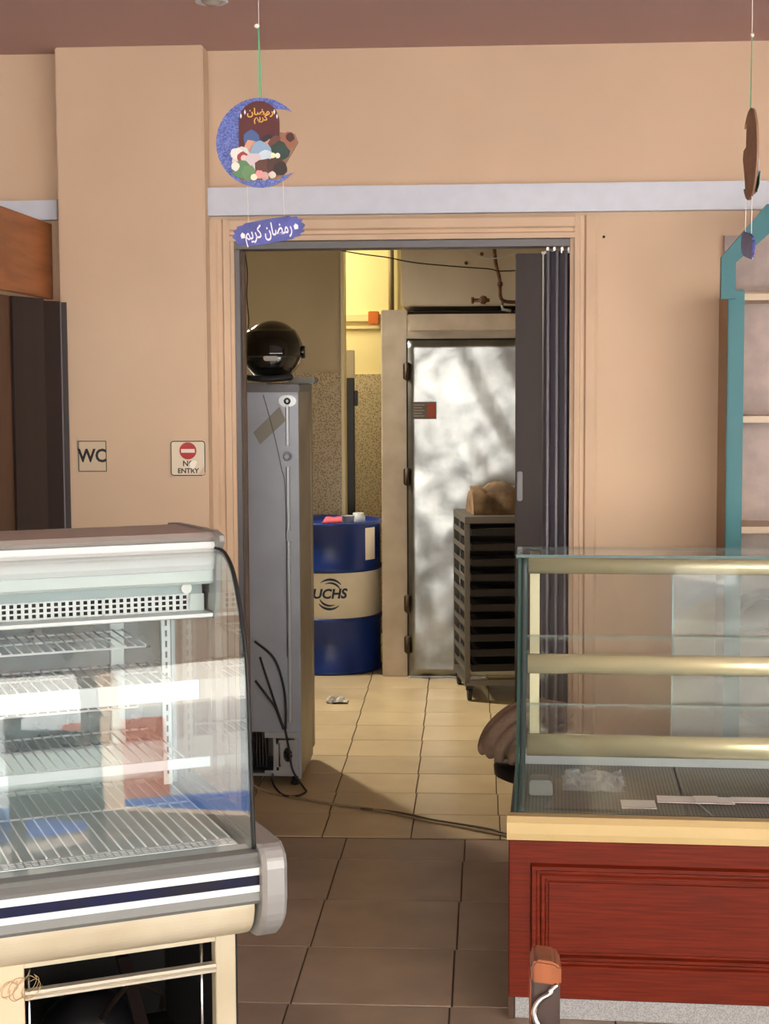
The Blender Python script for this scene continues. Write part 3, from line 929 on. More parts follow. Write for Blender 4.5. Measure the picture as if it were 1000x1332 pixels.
tag(B().tube(catmull([(-0.08, 2.9, 2.19), (-0.02, 2.9, 2.165), (0.05, 2.9, 2.16), (0.16, 2.9, 2.185)], 5), 0.003, 6).build('short_cable', M_shadewhite), 'short pale cable looped on the beige duct', 'wire')
for x, z, wh in ((-0.02, 2.19, 'upper'), (-0.10, 2.145, 'lower')):
    tag(B().lathe([(0.010, -0.004), (0.010, 0.0)], 10, (x, 2.999, z), 'y').build('plugged_hole', M_rust), '%s of two small rusty plugged holes in the beige duct' % wh, 'hole', 'rusty holes in the duct')

# kitchen lights: a fluorescent batten on the left wall, another behind the partition
def batten(name, loc, rz, energy, color, label, spread=180, aim=(1, 0, 0)):
    t = thing(name, label, 'lamp', loc, rz)
    B().box(-0.02, 0.0, -0.32, 0.32, -0.03, 0.03).bevel(0.003).build('housing', M_white, t)
    tb_ = B().tube([(0.03, -0.30, 0), (0.03, 0.30, 0)], 0.013, 12)
    mm = bpy.data.materials.get('tube_glow')
    if mm is None:
        mm = bpy.data.materials.new('tube_glow')
        mm.use_nodes = True
        bs = mm.node_tree.nodes['Principled BSDF']
        bs.inputs['Emission Color'].default_value = (1, 0.86, 0.55, 1)
        bs.inputs['Emission Strength'].default_value = 3
    tb_.build('tube', mm, t)
    for y in (-0.31, 0.31):
        B().box(0.0, 0.045, y - 0.01, y + 0.01, -0.016, 0.016).build('lamp_holder', M_white, t)
    c, s = math.cos(rz), math.sin(rz)
    p = Vector(loc) + Vector((c * 0.06, s * 0.06, 0))
    d = Vector(aim)
    area(name + '_light', p, p + d, 0.05, 0.6, energy, color, spread)


batten('wall_lamp', (-1.75, 2.85, 2.2), 0.0, 19, (1.0, 0.89, 0.70), 'fluorescent batten on the kitchen side wall', 104, (1, -0.55, -0.95))
batten('wall_lamp', (-1.75, 4.12, 2.3), 0.0, 7, (1.0, 0.86, 0.52), 'fluorescent batten behind the kitchen partition', 150, (1, 0, -0.14))

# ------------------------------------------------------------------ ceiling downlight
dl = thing('downlight', 'small round white downlight set in the mauve ceiling', 'lamp', (-0.775, -0.681, CEIL))
B().lathe([(0.046, 0.0), (0.048, -0.004), (0.042, -0.008), (0.034, -0.004), (0.030, 0.0)], 28, caps=False).build('trim_ring', M_white, dl)
B().lathe([(0.030, -0.001), (0.027, -0.006), (0.016, -0.014), (0.001, -0.015)], 24).build('bulb', mat('bulb_grey', (176, 172, 164), 0.2), dl)

# ------------------------------------------------------------------ signs on the pillar
def plate(name, label, x0, x1, z0, z1, face, border, r=0.006):
    t = thing(name, label, 'sign', ((x0 + x1) / 2, -0.1005, (z0 + z1) / 2))
    w, h = (x1 - x0) / 2, (z1 - z0) / 2

    def rr(w, h, r):
        out = []
        for cx, cz, a0 in ((w - r, h - r, 0), (-w + r, h - r, 90), (-w + r, -h + r, 180), (w - r, -h + r, 270)):
            for k in range(5):
                a = R(a0 + 90 * k / 4)
                out.append((cx + r * math.cos(a), cz + r * math.sin(a)))
        return out
    B().prism(rr(w, h, r), 0, -0.003, 'y').build('backing', face, t)
    o1, i1 = rr(w - 0.001, h - 0.001, r), rr(w - 0.0042, h - 0.0042, max(0.001, r - 0.003))
    b = B()
    n = len(o1)
    a = [b.bm.verts.new((p[0], -0.0034, p[1])) for p in o1]
    c = [b.bm.verts.new((p[0], -0.0034, p[1])) for p in i1]
    for k in range(n):
        b.bm.faces.new((a[k], a[(k + 1) % n], c[(k + 1) % n], c[k]))
    b.build('border', border, t)
    return t


M_ink = mat('sign_ink', (26, 24, 24), 0.5)
M_dborder = mat('sign_border', (84, 76, 60), 0.5)
wcs = plate('wc_sign', 'small square beige WC sign on the peach pillar', -1.337, -1.240, 1.246, 1.350, mat('sign_beige', (206, 186, 158), 0.35), M_dborder, 0.003)
text('lettering', 'WC', 0.060, M_ink, wcs, (0, -0.0034, 0.0), bold=0.0016, xs=0.9)
nes = plate('no_entry_sign', 'small square no entry sign with a torn corner at the pillar edge', -1.030, -0.913, 1.232, 1.349, mat('sign_cream', (222, 208, 184), 0.35), M_ink, 0.010)
B().lathe([(0.028, 0.0), (0.028, -0.0006)], 36, (0.0, -0.003, 0.0245), 'y').build('red_disc', mat('sign_red', (176, 30, 40), 0.4), nes)
B().box(-0.0225, 0.0225, -0.0042, -0.0036, 0.0185, 0.0305).build('white_bar', mat('sign_white', (232, 220, 205), 0.4), nes)
text('lettering', 'NO', 0.025, M_ink, nes, (0.002, -0.0034, -0.0175), bold=0.0005)
text('lettering', 'ENTRY', 0.0225, M_ink, nes, (0.0, -0.0034, -0.0415), bold=0.0005)
ps = [(0.008, -0.030), (0.004, -0.018), (0.012, -0.008), (0.024, -0.006), (0.030, -0.012), (0.024, -0.028), (0.016, -0.036)]
B().prism(ps, -0.0042, -0.0048, 'y').build('torn_patch', mat('torn_white', (246, 240, 230), 0.6), nes, 'white torn patch')
ps = [(0.034, -0.052), (0.045, -0.036), (0.052, -0.026), (0.056, -0.050), (0.050, -0.056)]
B().prism(ps, -0.0042, -0.0048, 'y').build('torn_patch', mat('torn_beige', (206, 186, 160), 0.6), nes, 'beige torn corner')

# ------------------------------------------------------------------ hanging crescents
def glitter():
    m = bpy.data.materials.new('blue_glitter')
    m.use_nodes = True
    nt = m.node_tree
    b = nt.nodes['Principled BSDF']
    b.inputs['Roughness'].default_value = 0.35
    tc = nt.nodes.new('ShaderNodeTexCoord')
    v = nt.nodes.new('ShaderNodeTexVoronoi')
    v.inputs['Scale'].default_value = 420
    rp = nt.nodes.new('ShaderNodeValToRGB')
    rp.color_ramp.elements[0].color = lin((44, 62, 140))
    rp.color_ramp.elements[1].color = lin((108, 128, 206))
    nt.links.new(tc.outputs['Object'], v.inputs['Vector'])
    sp = nt.nodes.new('ShaderNodeSeparateColor')
    nt.links.new(v.outputs['Color'], sp.inputs[0])
    nt.links.new(sp.outputs[0], rp.inputs[0])
    nt.links.new(rp.outputs[0], b.inputs['Base Color'])
    return m


M_glit = glitter()
M_bann = mat('banner_blue', (72, 80, 166), 0.45, col2=(54, 60, 130), var=0.06, scale=30)
M_card = mat('card_brown', (150, 116, 94), 0.75, var=0.12, scale=30)
M_maroon = mat('plaque_maroon', (82, 22, 26), 0.5)
M_plgold = mat('print_gold', (224, 172, 76), 0.45)
M_script = mat('print_white', (232, 230, 240), 0.5)
AR = '\uFEE2\uFEF3\uFEAE\uFEDB \uFEE5\uFE8E\uFEC0\uFEE3\uFEAD'
AR1, AR2 = '\uFEE5\uFE8E\uFEC0\uFEE3\uFEAD', '\uFEE2\uFEF3\uFEAE\uFEDB'
PX = 3.505 / 2050


def hanger(label, loc, rz, group):
    t = thing('hanging_crescent', label, 'ornament', loc, rz, group)
    rad = 57 * PX
    outer, inner = [], []
    a_h = R(42)
    hx, hz = rad * math.cos(a_h), rad * math.sin(a_h)
    # inner arc: circle through both horns, bulging left
    ic, ir = 0.040, math.hypot(hx - 0.040, hz)
    n = 30
    for k in range(n + 1):
        a = a_h + (2 * math.pi - 2 * a_h) * k / n
        outer.append((rad * math.cos(a), rad * math.sin(a)))
    b_h = math.atan2(hz, hx - ic)
    for k in range(n + 1):
        a = b_h + (2 * math.pi - 2 * b_h) * k / n
        inner.append((ic + ir * math.cos(a), ir * math.sin(a)))
    b = B()
    th = 0.0022
    va = [[b.bm.verts.new((p[0], y, p[1])) for p in outer] for y in (-th, th)]
    vb = [[b.bm.verts.new((p[0], y, p[1])) for p in inner] for y in (-th, th)]
    for k in range(n):
        b.bm.faces.new((va[0][k], va[0][k + 1], vb[0][k + 1], vb[0][k]))
        b.bm.faces.new((va[1][k], vb[1][k], vb[1][k + 1], va[1][k + 1])).material_index = 1
        b.bm.faces.new((va[0][k], va[1][k], va[1][k + 1], va[0][k + 1])).material_index = 1
        b.bm.faces.new((vb[0][k], vb[0][k + 1], vb[1][k + 1], vb[1][k])).material_index = 1
    b.build('crescent', [M_glit, M_card], t, 'glittering blue crescent')
    # maroon arch plaque
    ar = [(-0.046, -0.035), (0.044, -0.035)] + [(-0.001 + 0.045 * math.cos(R(a)), 0.045 + 0.045 * math.sin(R(a)) * 1.0) for a in range(0, 181, 15)]
    ar = [(x, z) for x, z in ar]
    pq = B().prism(ar, -th - 0.003, -th - 0.0003, 'y').build('plaque', [M_maroon], t, 'maroon arched plaque with gold script')
    text('lettering', AR1, 0.021, M_plgold, pq, (0.002, -th - 0.0032, 0.066), bold=0.0004, xs=1.0)
    text('lettering', AR2, 0.018, M_plgold, pq, (0.003, -th - 0.0032, 0.053), bold=0.0004, xs=1.0)
    for x, z in ((-0.041, 0.058), (-0.032, 0.066), (0.033, 0.066), (0.039, 0.056)):
        B().prism([(x, z + 0.006), (x + 0.0022, z), (x, z - 0.006), (x - 0.0022, z)], -th - 0.0036, -th - 0.003, 'y').build('tiny_lantern', M_script, pq)
    # plain cut-out of coloured rounds where the printed picture sits
    rs = random.Random(4)
    art = [(-0.018, 0.008, 0.020, (70, 96, 150)), (-0.018, -0.008, 0.015, (206, 158, 132)), (0.020, 0.002, 0.017, (40, 36, 44)), (0.022, -0.006, 0.012, (206, 152, 124)),
           (0.036, -0.002, 0.018, (104, 62, 52)), (0.062, 0.004, 0.019, (150, 96, 74)), (0.068, 0.010, 0.010, (70, 36, 30)), (0.044, -0.020, 0.022, (36, 62, 54)),
           (-0.040, -0.032, 0.024, (206, 206, 204)), (-0.052, -0.024, 0.014, (226, 222, 216)), (-0.036, -0.034, 0.014, (150, 58, 64)), (-0.034, -0.034, 0.008, (224, 190, 186)),
           (0.002, -0.022, 0.024, (136, 166, 196)), (0.012, -0.032, 0.017, (196, 214, 226)), (-0.014, -0.044, 0.022, (204, 190, 196)), (-0.040, -0.060, 0.021, (88, 132, 92)),
           (-0.024, -0.066, 0.017, (104, 142, 98)), (0.010, -0.056, 0.022, (92, 54, 46)), (0.036, -0.050, 0.020, (74, 46, 40)), (0.046, -0.058, 0.016, (46, 34, 32)),
           (-0.054, -0.052, 0.010, (226, 224, 216)), (0.030, -0.030, 0.006, (236, 228, 180)), (0.040, -0.030, 0.006, (230, 226, 220)), (0.012, -0.074, 0.010, (196, 166, 160)),
           (0.0, -0.070, 0.010, (216, 150, 150)), (-0.012, -0.076, 0.008, (232, 224, 196)), (0.028, -0.072, 0.008, (214, 204, 190))]
    for i, (x, z, r_, c) in enumerate(art):
        nn = 12
        pts = [(x + r_ * math.cos(2 * math.pi * k / nn) * rs.uniform(0.82, 1.1), z + r_ * math.sin(2 * math.pi * k / nn) * rs.uniform(0.82, 1.1)) for k in range(nn)]
        y1 = -th - 0.0034 - 0.00035 * i
        B().prism(pts, y1, -th - 0.0002 if i < 2 else y1 + 0.0008, 'y').build('paper_round', mat('art_%d' % i, c, 0.55), t)
    bk = [(-0.058, -0.045), (-0.045, -0.082), (0.045, -0.080), (0.058, -0.045), (0.085, 0.0), (0.078, 0.018), (0.044, 0.022), (0.044, 0.045)] + [(-0.001 + 0.045 * math.cos(R(a)), 0.045 + 0.045 * math.sin(R(a))) for a in range(15, 181, 15)] + [(-0.046, 0.0)]
    B().prism(bk, -th - 0.0002, th + 0.0002, 'y').build('backing_card', M_card, t, 'brown card backing')
    # ribbon, threads and banner
    B().box(-0.0016, 0.0016, -0.0006, 0.0006, 56 * PX, 0.255).tube([(0.004, 0, 57 * PX), (0.0015, 0, 0.20), (0, 0, 0.25)], 0.0012, 5).build('ribbon', mat('green_ribbon', (92, 176, 128), 0.5), t, 'green ribbon')
    B().tube([(0, 0, 0.25), (0, 0, CEIL - loc[2])], 0.0009, 5).build('thread', mat('pale_thread', (236, 230, 226), 0.5), t)
    B().ball((-0.004, 0, 0.252), 0.006, 0.004, 0.005, 8, 6).build('knot', mat('pale_thread', (236, 230, 226), 0.5), t)
    for x, z0, z1 in ((-0.030, -0.084, -0.172), (0.050, -0.082, -0.160)):
        B().tube([(x, 0, z0), (x + 0.002, 0, z1)], 0.0009, 5).build('thread', mat('pale_thread', (236, 230, 226), 0.5), t)
    pts = []
    W_, H_ = 0.079, 0.0265
    for k in range(64):
        a = 2 * math.pi * k / 64
        ca, sa = math.cos(a), math.sin(a)
        e = 0.55
        x = W_ * math.copysign(abs(ca) ** e, ca)
        z = H_ * math.copysign(abs(sa) ** 0.75, sa)
        s_ = 1 + (0.04 * math.cos(8 * a * 2) if abs(ca) > 0.3 else 0)
        pts.append((x * s_, z * s_))
    bn = B().prism(pts, -th, th, 'y').build('banner', M_bann, t, 'blue scalloped banner with white script')
    bn.location = (0.017, 0, -0.193)
    bn.rotation_euler = (0, R(-9), 0)
    text('lettering', AR, 0.040, M_script, bn, (0.0, -th - 0.0006, 0.001), bold=0.0005, xs=0.56)
    for x in (-0.058, 0.062):
        B().prism([(x, 0.007), (x + 0.005, 0.002), (x + 0.004, -0.006), (x - 0.004, -0.006), (x - 0.005, 0.002)], -th - 0.001, -th, 'y').build('tiny_lantern', M_script, bn)
    return t


hanger('blue crescent ornament hanging on a green ribbon, its picture facing the room', (-0.4965, -1.70, 2.063), 0.0, 'hanging crescents')
hanger('crescent ornament on a green ribbon turned edge on by the teal shelf unit', (0.571, -1.70, 2.023), R(90), 'hanging crescents')

# ------------------------------------------------------------------ teal trimmed shelf unit
su = thing('shelf_unit', 'tall open shelf unit with teal painted edges against the wall', 'shelf unit', (0.755, 0.0, 0))
W = 0.95
B().box(0.012, W - 0.012, -0.02, 0.0, 0.04, 2.0).build('back_panel', M_shelfback, su, 'lilac grey back panel')
for x in (0.0, W - 0.02):
    B().box(x, x + 0.02, -0.25, 0.0, 0.0, 1.80).build('side_panel', M_shelfside, su)
for z in (0.05, 0.38, 0.72, 1.06, 1.405, 1.782):
    B().box(0.02, W - 0.02, -0.245, -0.02, z, z + 0.02).build('shelf', M_shelf, su)
for x in (-0.012, W - 0.038):
    B().box(x, x + 0.05, -0.272, -0.25, 0.0, 1.812).bevel(0.003).build('teal_post', M_teal, su)
# shaped cornice
crn = [(-0.036, 1.785), (0.008, 1.785), (0.008, 1.895), (0.15, 2.018), (W - 0.15, 2.018), (W - 0.008, 1.895), (W - 0.008, 1.785), (W + 0.036, 1.785), (W + 0.036, 1.912), (W - 0.10, 2.07), (0.10, 2.07), (-0.036, 1.912)]
cb = B()
n = len(crn)
quads = [(0, 1, 2, 11), (11, 2, 3, 10), (10, 3, 4, 9), (9, 4, 5, 8), (8, 5, 6, 7)]
for q in quads:
    pts = [crn[i] for i in q]
    cb.prism(pts, -0.285, -0.26, 'y')
bmesh.ops.remove_doubles(cb.bm, verts=cb.bm.verts[:], dist=0.0001)
cb.build('cornice', M_teal, su, 'teal angled cornice')
B().box(0.0, W, -0.26, -0.02, 1.802, 1.806).build('top_board', M_shelfside, su)
bag = B().prism([(-0.10, 0.0), (0.10, 0.0), (0.115, 0.03), (0.10, 0.09), (0.04, 0.125), (-0.05, 0.12), (-0.105, 0.08), (-0.115, 0.03)], -0.21, -0.06, 'y').bevel(0.02, 3).build('bag', M_rubber)
bag.location = (0.905, 0.0, 0.741)
tag(bag, 'small black bag on a lower shelf of the teal shelf unit', 'bag')

# ------------------------------------------------------------------ right: red counter display with glass
rd = thing('counter_display', 'red wooden counter display with gold rails and clear glass', 'display counter', (0.055, -1.5, 0), R(-2.5))
L = 1.55
DEPTH = 0.67
B().box(0.015, L, 0.012, DEPTH - 0.02, 0.0, 0.055).bevel(0.002, 1).build('plinth', M_gran, rd, 'grey granite plinth')
B().box(0.0, 0.014, 0.004, DEPTH - 0.02, 0.0, 0.055).build('plinth_end', M_dkwood, rd)
B().box(0.0, L, 0.0, DEPTH, 0.055, 0.444).bevel(0.003, 1).build('carcass', M_red, rd)


def moulding(x0, x1, z0, z1, w, yd):
    """A mitred raised frame on the front of the counter."""
    b = B()
    prof = [(0, 0), (0.12 * w, yd), (0.35 * w, yd), (0.45 * w, yd * 0.45), (0.6 * w, yd * 0.45), (0.72 * w, yd * 0.85), (0.9 * w, yd * 0.85), (w, 0)]
    rings = []
    for (t, y) in prof:
        rings.append([b.bm.verts.new(p) for p in ((x0 + t, -y, z0 + t), (x1 - t, -y, z0 + t), (x1 - t, -y, z1 - t), (x0 + t, -y, z1 - t))])
    for i in range(len(rings) - 1):
        for k in range(4):
            b.bm.faces.new((rings[i][k], rings[i][(k + 1) % 4], rings[i + 1][(k + 1) % 4], rings[i + 1][k]))
    return b


moulding(0.052, L - 0.05, 0.128, 0.388, 0.038, 0.013).build('moulding', M_red, rd)
B().box(0.095, L - 0.093, -0.004, 0.001, 0.172, 0.345).bevel(0.002, 1).build('raised_panel', M_red, rd)
B().prism([(-0.010, 0.446), (-0.012, 0.462), (-0.012, 0.488), (-0.002, 0.502), (0.03, 0.502), (0.03, 0.446)], -0.004, L, 'x').build('gold_ledge', M_goldflat, rd, 'pale gold ledge')
B().box(0.0, L, 0.03, DEPTH, 0.446, 0.472).build('deck_base', M_dkmetal, rd)


def mesh_mat():
    m = bpy.data.materials.new('perforated_deck')
    m.use_nodes = True
    nt = m.node_tree
    b = nt.nodes['Principled BSDF']
    b.inputs['Roughness'].default_value = 0.35
    b.inputs['Metallic'].default_value = 0.6
    tc = nt.nodes.new('ShaderNodeTexCoord')
    v = nt.nodes.new('ShaderNodeTexVoronoi')
    v.inputs['Scale'].default_value = 110
    v.inputs['Randomness'].default_value = 0.0
    rp = nt.nodes.new('ShaderNodeValToRGB')
    rp.color_ramp.elements[0].position = 0.3
    rp.color_ramp.elements[0].color = lin((30, 28, 26))
    rp.color_ramp.elements[1].position = 0.42
    rp.color_ramp.elements[1].color = lin((112, 108, 98))
    nt.links.new(tc.outputs['Object'], v.inputs['Vector'])
    nt.links.new(v.outputs['Distance'], rp.inputs[0])
    nt.links.new(rp.outputs[0], b.inputs['Base Color'])
    return m


M_perf = mesh_mat()
for k, (a, b_) in enumerate(((0.03, 0.43), (0.435, 0.83), (0.835, 1.22), (1.225, L - 0.02))):
    B().box(a, b_, 0.035, DEPTH - 0.06, 0.472, 0.482).bevel(0.002, 1).build('deck_plate', M_perf, rd, 'dark perforated deck plate')
GP = [(0.035, 0.502), (0.15, 0.565), (0.27, 0.66), (0.36, 0.80), (0.425, 0.95), (0.455, 1.07)]
gp_s = [(p.x, p.y) for p in catmull([Vector((a, b_, 0)) for a, b_ in GP], 5)]


def offset_profile(pr, t):
    out = []
    for i, (y, z) in enumerate(pr):
        a, b_ = pr[max(i - 1, 0)], pr[min(i + 1, len(pr) - 1)]
        d = Vector((b_[0] - a[0], b_[1] - a[1])).normalized()
        out.append((y + d.y * t, z - d.x * t))
    return out


def strip(b, pr, t, x0, x1):
    q = offset_profile(pr, t)
    vs = [[b.bm.verts.new((x, p[0], p[1])) for p in pp] for x in (x0, x1) for pp in (pr, q)]
    a0, b0, a1, b1 = vs
    for i in range(len(pr) - 1):
        for f in ((a0[i], a1[i], a1[i + 1], a0[i + 1]), (b0[i], b0[i + 1], b1[i + 1], b1[i])):
            fc = b.bm.faces.new(f)
            fc.smooth = True
        b.bm.faces.new((a0[i], a0[i + 1], b0[i + 1], b0[i])).material_index = 1
        b.bm.faces.new((a1[i], b1[i], b1[i + 1], a1[i + 1])).material_index = 1
    for j in (0, -1):
        b.bm.faces.new((a0[j], b0[j], b1[j], a1[j])).material_index = 1
    return b


strip(B(), gp_s, 0.006, 0.024, L).build('front_glass', [G_disp, M_edge], rd, 'sloping clear front glass')
endp = gp_s + [(DEPTH - 0.02, 1.07), (DEPTH - 0.02, 0.502)]
for x in (0.012, L - 0.008):
    B().prism(endp, x, x + 0.008, 'x', mi=1, cap_mi=0).build('end_glass', [G_disp, M_edge], rd)
B().box(0.006, L, 0.452, DEPTH - 0.015, 1.072, 1.080).build('top_glass', [G_disp], rd)
B().box(0.006, L, 0.4505, 0.4515, 1.072, 1.080).box(0.006, L, DEPTH - 0.0145, DEPTH - 0.0135, 1.072, 1.080).build('top_glass_edge', M_edge, rd)


def rail_prof(y, z, ry, rz):
    return [(y + ry * math.cos(2 * math.pi * k / 20), z + rz * math.sin(2 * math.pi * k / 20)) for k in range(20)]


strip(B(), gp_s, -0.004, 0.021, 0.036).build('corner_strip', mat('dark_green_trim', (54, 68, 68), 0.25), rd, 'dark green corner trim')
for y, z, rz, nm in ((0.475, 1.048, 0.021, 'top_rail'), (0.375, 0.803, 0.026, 'shelf_rail'), (0.275, 0.612, 0.029, 'shelf_rail')):
    B().prism(rail_prof(y, z, 0.017, rz), 0.038, L - 0.02, 'x', smooth=True).build(nm, M_gold, rd, 'champagne gold rail')
for y0, z in ((0.36, 0.833), (0.258, 0.643)):
    B().box(0.03, L - 0.02, y0, DEPTH - 0.05, z, z + 0.006).build('glass_shelf', [G_disp], rd)
    B().box(0.03, L - 0.02, DEPTH - 0.0498, DEPTH - 0.049, z, z + 0.006).build('shelf_edge', mat('bright_glass_edge', (150, 172, 164), 0.2), rd)
for x in (0.040, L - 0.06):
    B().box(x, x + 0.026, DEPTH - 0.045, DEPTH - 0.02, 0.482, 1.068).build('back_post', mat('cream_gold_post', (218, 212, 176), 0.35, 0.2), rd, 'cream gold back post')
B().box(0.02, L, DEPTH - 0.045, DEPTH - 0.005, 0.482, 0.52).build('back_track', M_gold, rd)
sd = B().box(0.430, L - 0.1, DEPTH - 0.03, DEPTH - 0.024, 0.52, 1.045).build('sliding_glass', [G_slide], rd, 'hazy sliding back glass')
B().box(0.427, 0.4305, DEPTH - 0.031, DEPTH - 0.023, 0.52, 1.045).build('sliding_edge', mat('bright_glass_edge', (150, 172, 164), 0.2), rd)
B().box(0.02, L, 0.60, 0.625, 0.482, 0.505).build('back_lamp_tube', M_shadewhite, rd)
rdm = Matrix.Translation(rd.location) @ Matrix.Rotation(R(-2.5), 4, 'Z')


def in_rd(o, x, y, z, rz=0.0, rx=0.0):
    o.matrix_world = rdm @ Matrix.Translation((x, y, z)) @ Matrix.Rotation(rz, 4, 'Z') @ Matrix.Rotation(rx, 4, 'X')
    return o


# papers and wrap on the deck
M_strip = mat('white_card', (248, 247, 245), 0.55)
M_pink = mat('pink_print', (210, 120, 170), 0.55)
for i, (x, y, w, d, rz, lb) in enumerate(((0.275, 0.16, 0.085, 0.075, 1, 'small white card with a pink edge on the perforated deck'),
                                          (0.365, 0.215, 0.19, 0.062, -1.5, 'white label strip lying on the perforated deck beside the small card'),
                                          (0.55, 0.22, 0.22, 0.05, 0.8, 'white label strip in the middle of the perforated deck'),
                                          (0.46, 0.195, 0.06, 0.07, 3, 'square white tag between the label strips on the deck'))):
    t = thing('label_strip', lb, 'card', (0, 0, 0), 0, 'label strips on the deck')
    in_rd(t, x, y, 0.4826 + 0.0022 * i, R(rz))
    B().box(0, w, 0, d, 0, 0.0018).build('card', M_strip, t)
    B().box(0.002, w - 0.002, 0.002, 0.006, 0.0018, 0.0021).build('printed_edge', M_pink, t, 'pink printed edge')
random.seed(21)
wr = B()
wr.sheet([[(0.16 * i / 12 + random.uniform(-.006, .006), 0.15 * j / 10 + random.uniform(-.006, .006), 0.003 + random.uniform(0, 0.035) * (1 if 0 < i < 12 and 0 < j < 10 else 0.1)) for j in range(11)] for i in range(13)], smooth=False)
G_wrap = glass('plastic_wrap', (0.85, 0.86, 0.88), 1.5, 0.22, (0.75, 0.77, 0.8), 0.1)
o = wr.build('plastic_wrap', G_wrap)
in_rd(o, 0.13, 0.30, 0.4835)
tag(o, 'crumpled clear plastic wrap on the deck of the glass counter', 'plastic wrap')
o = B().prism([(0, 0), (0.10, 0), (0.095, 0.045), (0.085, 0.05), (0.008, 0.05), (0, 0.045)], 0, 0.07, 'y').bevel(0.004).build('metal_box', mat('dull_metal', (150, 152, 150), 0.35, 0.5))
in_rd(o, 0.045, 0.26, 0.4825)
o.scale = (0.6, 1, 0.8)
tag(o, 'small dull metal box at the end of the counter deck', 'box')
o = B().tube([(0.0, 0.0, 0.0), (0.006, 0.17, 0.0)], 0.0022, 6).build('thin_rod', M_steel)
in_rd(o, 0.50, 0.05, 0.485, R(14))
tag(o, 'thin metal rod lying across the counter deck', 'rod')

# stool behind the counter with a draped cloth
stool = thing('stool', 'round black stool behind the end of the glass counter', 'stool', (0.175, -0.62, 0))
B().lathe([(0.13, 0.375), (0.15, 0.385), (0.152, 0.41), (0.14, 0.42), (0.001, 0.422)], 32).build('seat', M_black, stool)
for k in range(4):
    a = R(45 + 90 * k)
    B().tube([(0.10 * math.cos(a), 0.10 * math.sin(a), 0.376), (0.125 * math.cos(a), 0.125 * math.sin(a), 0.0)], 0.011, 8).build('leg', M_black, stool)
cl = B()
cl.ball((0.0, 0.0, 0.075), 0.125, 0.105, 0.078, 20, 14).ball((0.07, 0.0, 0.088), 0.12, 0.10, 0.084, 20, 14).ball((-0.07, -0.01, 0.055), 0.075, 0.085, 0.050)
for pts, r_ in (([(0.06, -0.02, 0.168), (-0.02, -0.06, 0.158), (-0.085, -0.085, 0.115), (-0.118, -0.07, 0.06), (-0.112, -0.045, 0.02)], 0.021),
                ([(0.09, -0.05, 0.166), (0.01, -0.095, 0.145), (-0.055, -0.115, 0.10), (-0.088, -0.11, 0.055), (-0.090, -0.095, 0.018)], 0.019),
                ([(0.12, -0.06, 0.158), (0.05, -0.11, 0.13), (0.0, -0.125, 0.085), (-0.045, -0.13, 0.045), (-0.055, -0.12, 0.016)], 0.018),
                ([(0.13, -0.08, 0.12), (0.07, -0.12, 0.09), (0.02, -0.13, 0.045), (-0.02, -0.13, 0.016)], 0.017),
                ([(0.03, 0.03, 0.166), (-0.05, 0.0, 0.146), (-0.11, 0.0, 0.09), (-0.135, 0.0, 0.035), (-0.128, 0.0, 0.018)], 0.020),
                ([(0.05, 0.06, 0.16), (-0.04, 0.06, 0.12), (-0.10, 0.055, 0.05), (-0.10, 0.05, 0.018)], 0.020)):
    c_ = catmull(pts, 7)
    cl.tube(c_, [r_ * (0.75 + 0.35 * math.sin(math.pi * k / (len(c_) - 1))) for k in range(len(c_))], 10)
tw = cl.build('cloth', mat('brown_towel', (130, 108, 90), 0.95, var=0.08, scale=40, bump=0.3, bscale=160))
tw.location = (0.130, -0.62, 0.427)
rmsh = tw.modifiers.new('weld', 'REMESH')
rmsh.mode = 'VOXEL'
rmsh.voxel_size = 0.0045
rmsh.use_smooth_shade = True
smt = tw.modifiers.new('soften', 'SMOOTH')
smt.factor = 0.5
smt.iterations = 2
tag(tw, 'crumpled brown towel bundled on the stool behind the glass counter', 'towel')

# ------------------------------------------------------------------ left: white refrigerated display case
TH = R(26)
lc = thing('display_case', 'white refrigerated display case with curved glass and wire shelves', 'display case', (-0.5603, -2.005, 0), TH)
LL = 1.35


def Q(pr):                    # (forward, height) -> local (y, z)
    return [(-d, h) for d, h in pr]


def ext(name, pr, m, x0=-LL, x1=0.0, label=None, smooth=False, bev=0):
    b = B().prism(Q(pr), x0, x1, 'x', smooth=smooth)
    if bev:
        b.bevel(bev, 1)
    return b.build(name, m, lc, label)


# bumper, from the top down
ext('upper_rail', [(0.245, 0.604), (0.278, 0.604), (0.280, 0.612), (0.268, 0.622), (0.272, 0.632), (0.245, 0.634)], M_grey, x1=0.004, label='grey upper bumper rail')
ext('white_stripe', [(0.24, 0.589), (0.277, 0.589), (0.277, 0.604), (0.24, 0.604)], M_white, x1=0.004, label='white bumper stripe')
ext('navy_stripe', [(0.24, 0.569), (0.275, 0.569), (0.275, 0.589), (0.24, 0.589)], M_bluest, x1=0.004, label='navy bumper stripe')
ext('white_stripe', [(0.24, 0.556), (0.277, 0.556), (0.277, 0.569), (0.24, 0.569)], M_white, x1=0.004, label='white bumper stripe')
ext('lower_rail', [(0.24, 0.534), (0.274, 0.532), (0.280, 0.540), (0.278, 0.556), (0.24, 0.556)], M_grey, x1=0.004, label='grey lower bumper rail')
belly = [(p.x, p.y) for p in catmull([Vector((a, b_, 0)) for a, b_ in ((0.262, 0.533), (0.262, 0.515), (0.25, 0.485), (0.225, 0.462), (0.19, 0.448), (0.14, 0.444))], 4)] + [ (-0.42, 0.444), (-0.42, 0.60), (-0.30, 0.60), (-0.30, 0.533)]
ext('belly_panel', belly, M_cream, x1=-0.002, label='rounded cream belly panel')
M_capg = mat('silver_cap', (158, 158, 156), 0.4, 0.2)
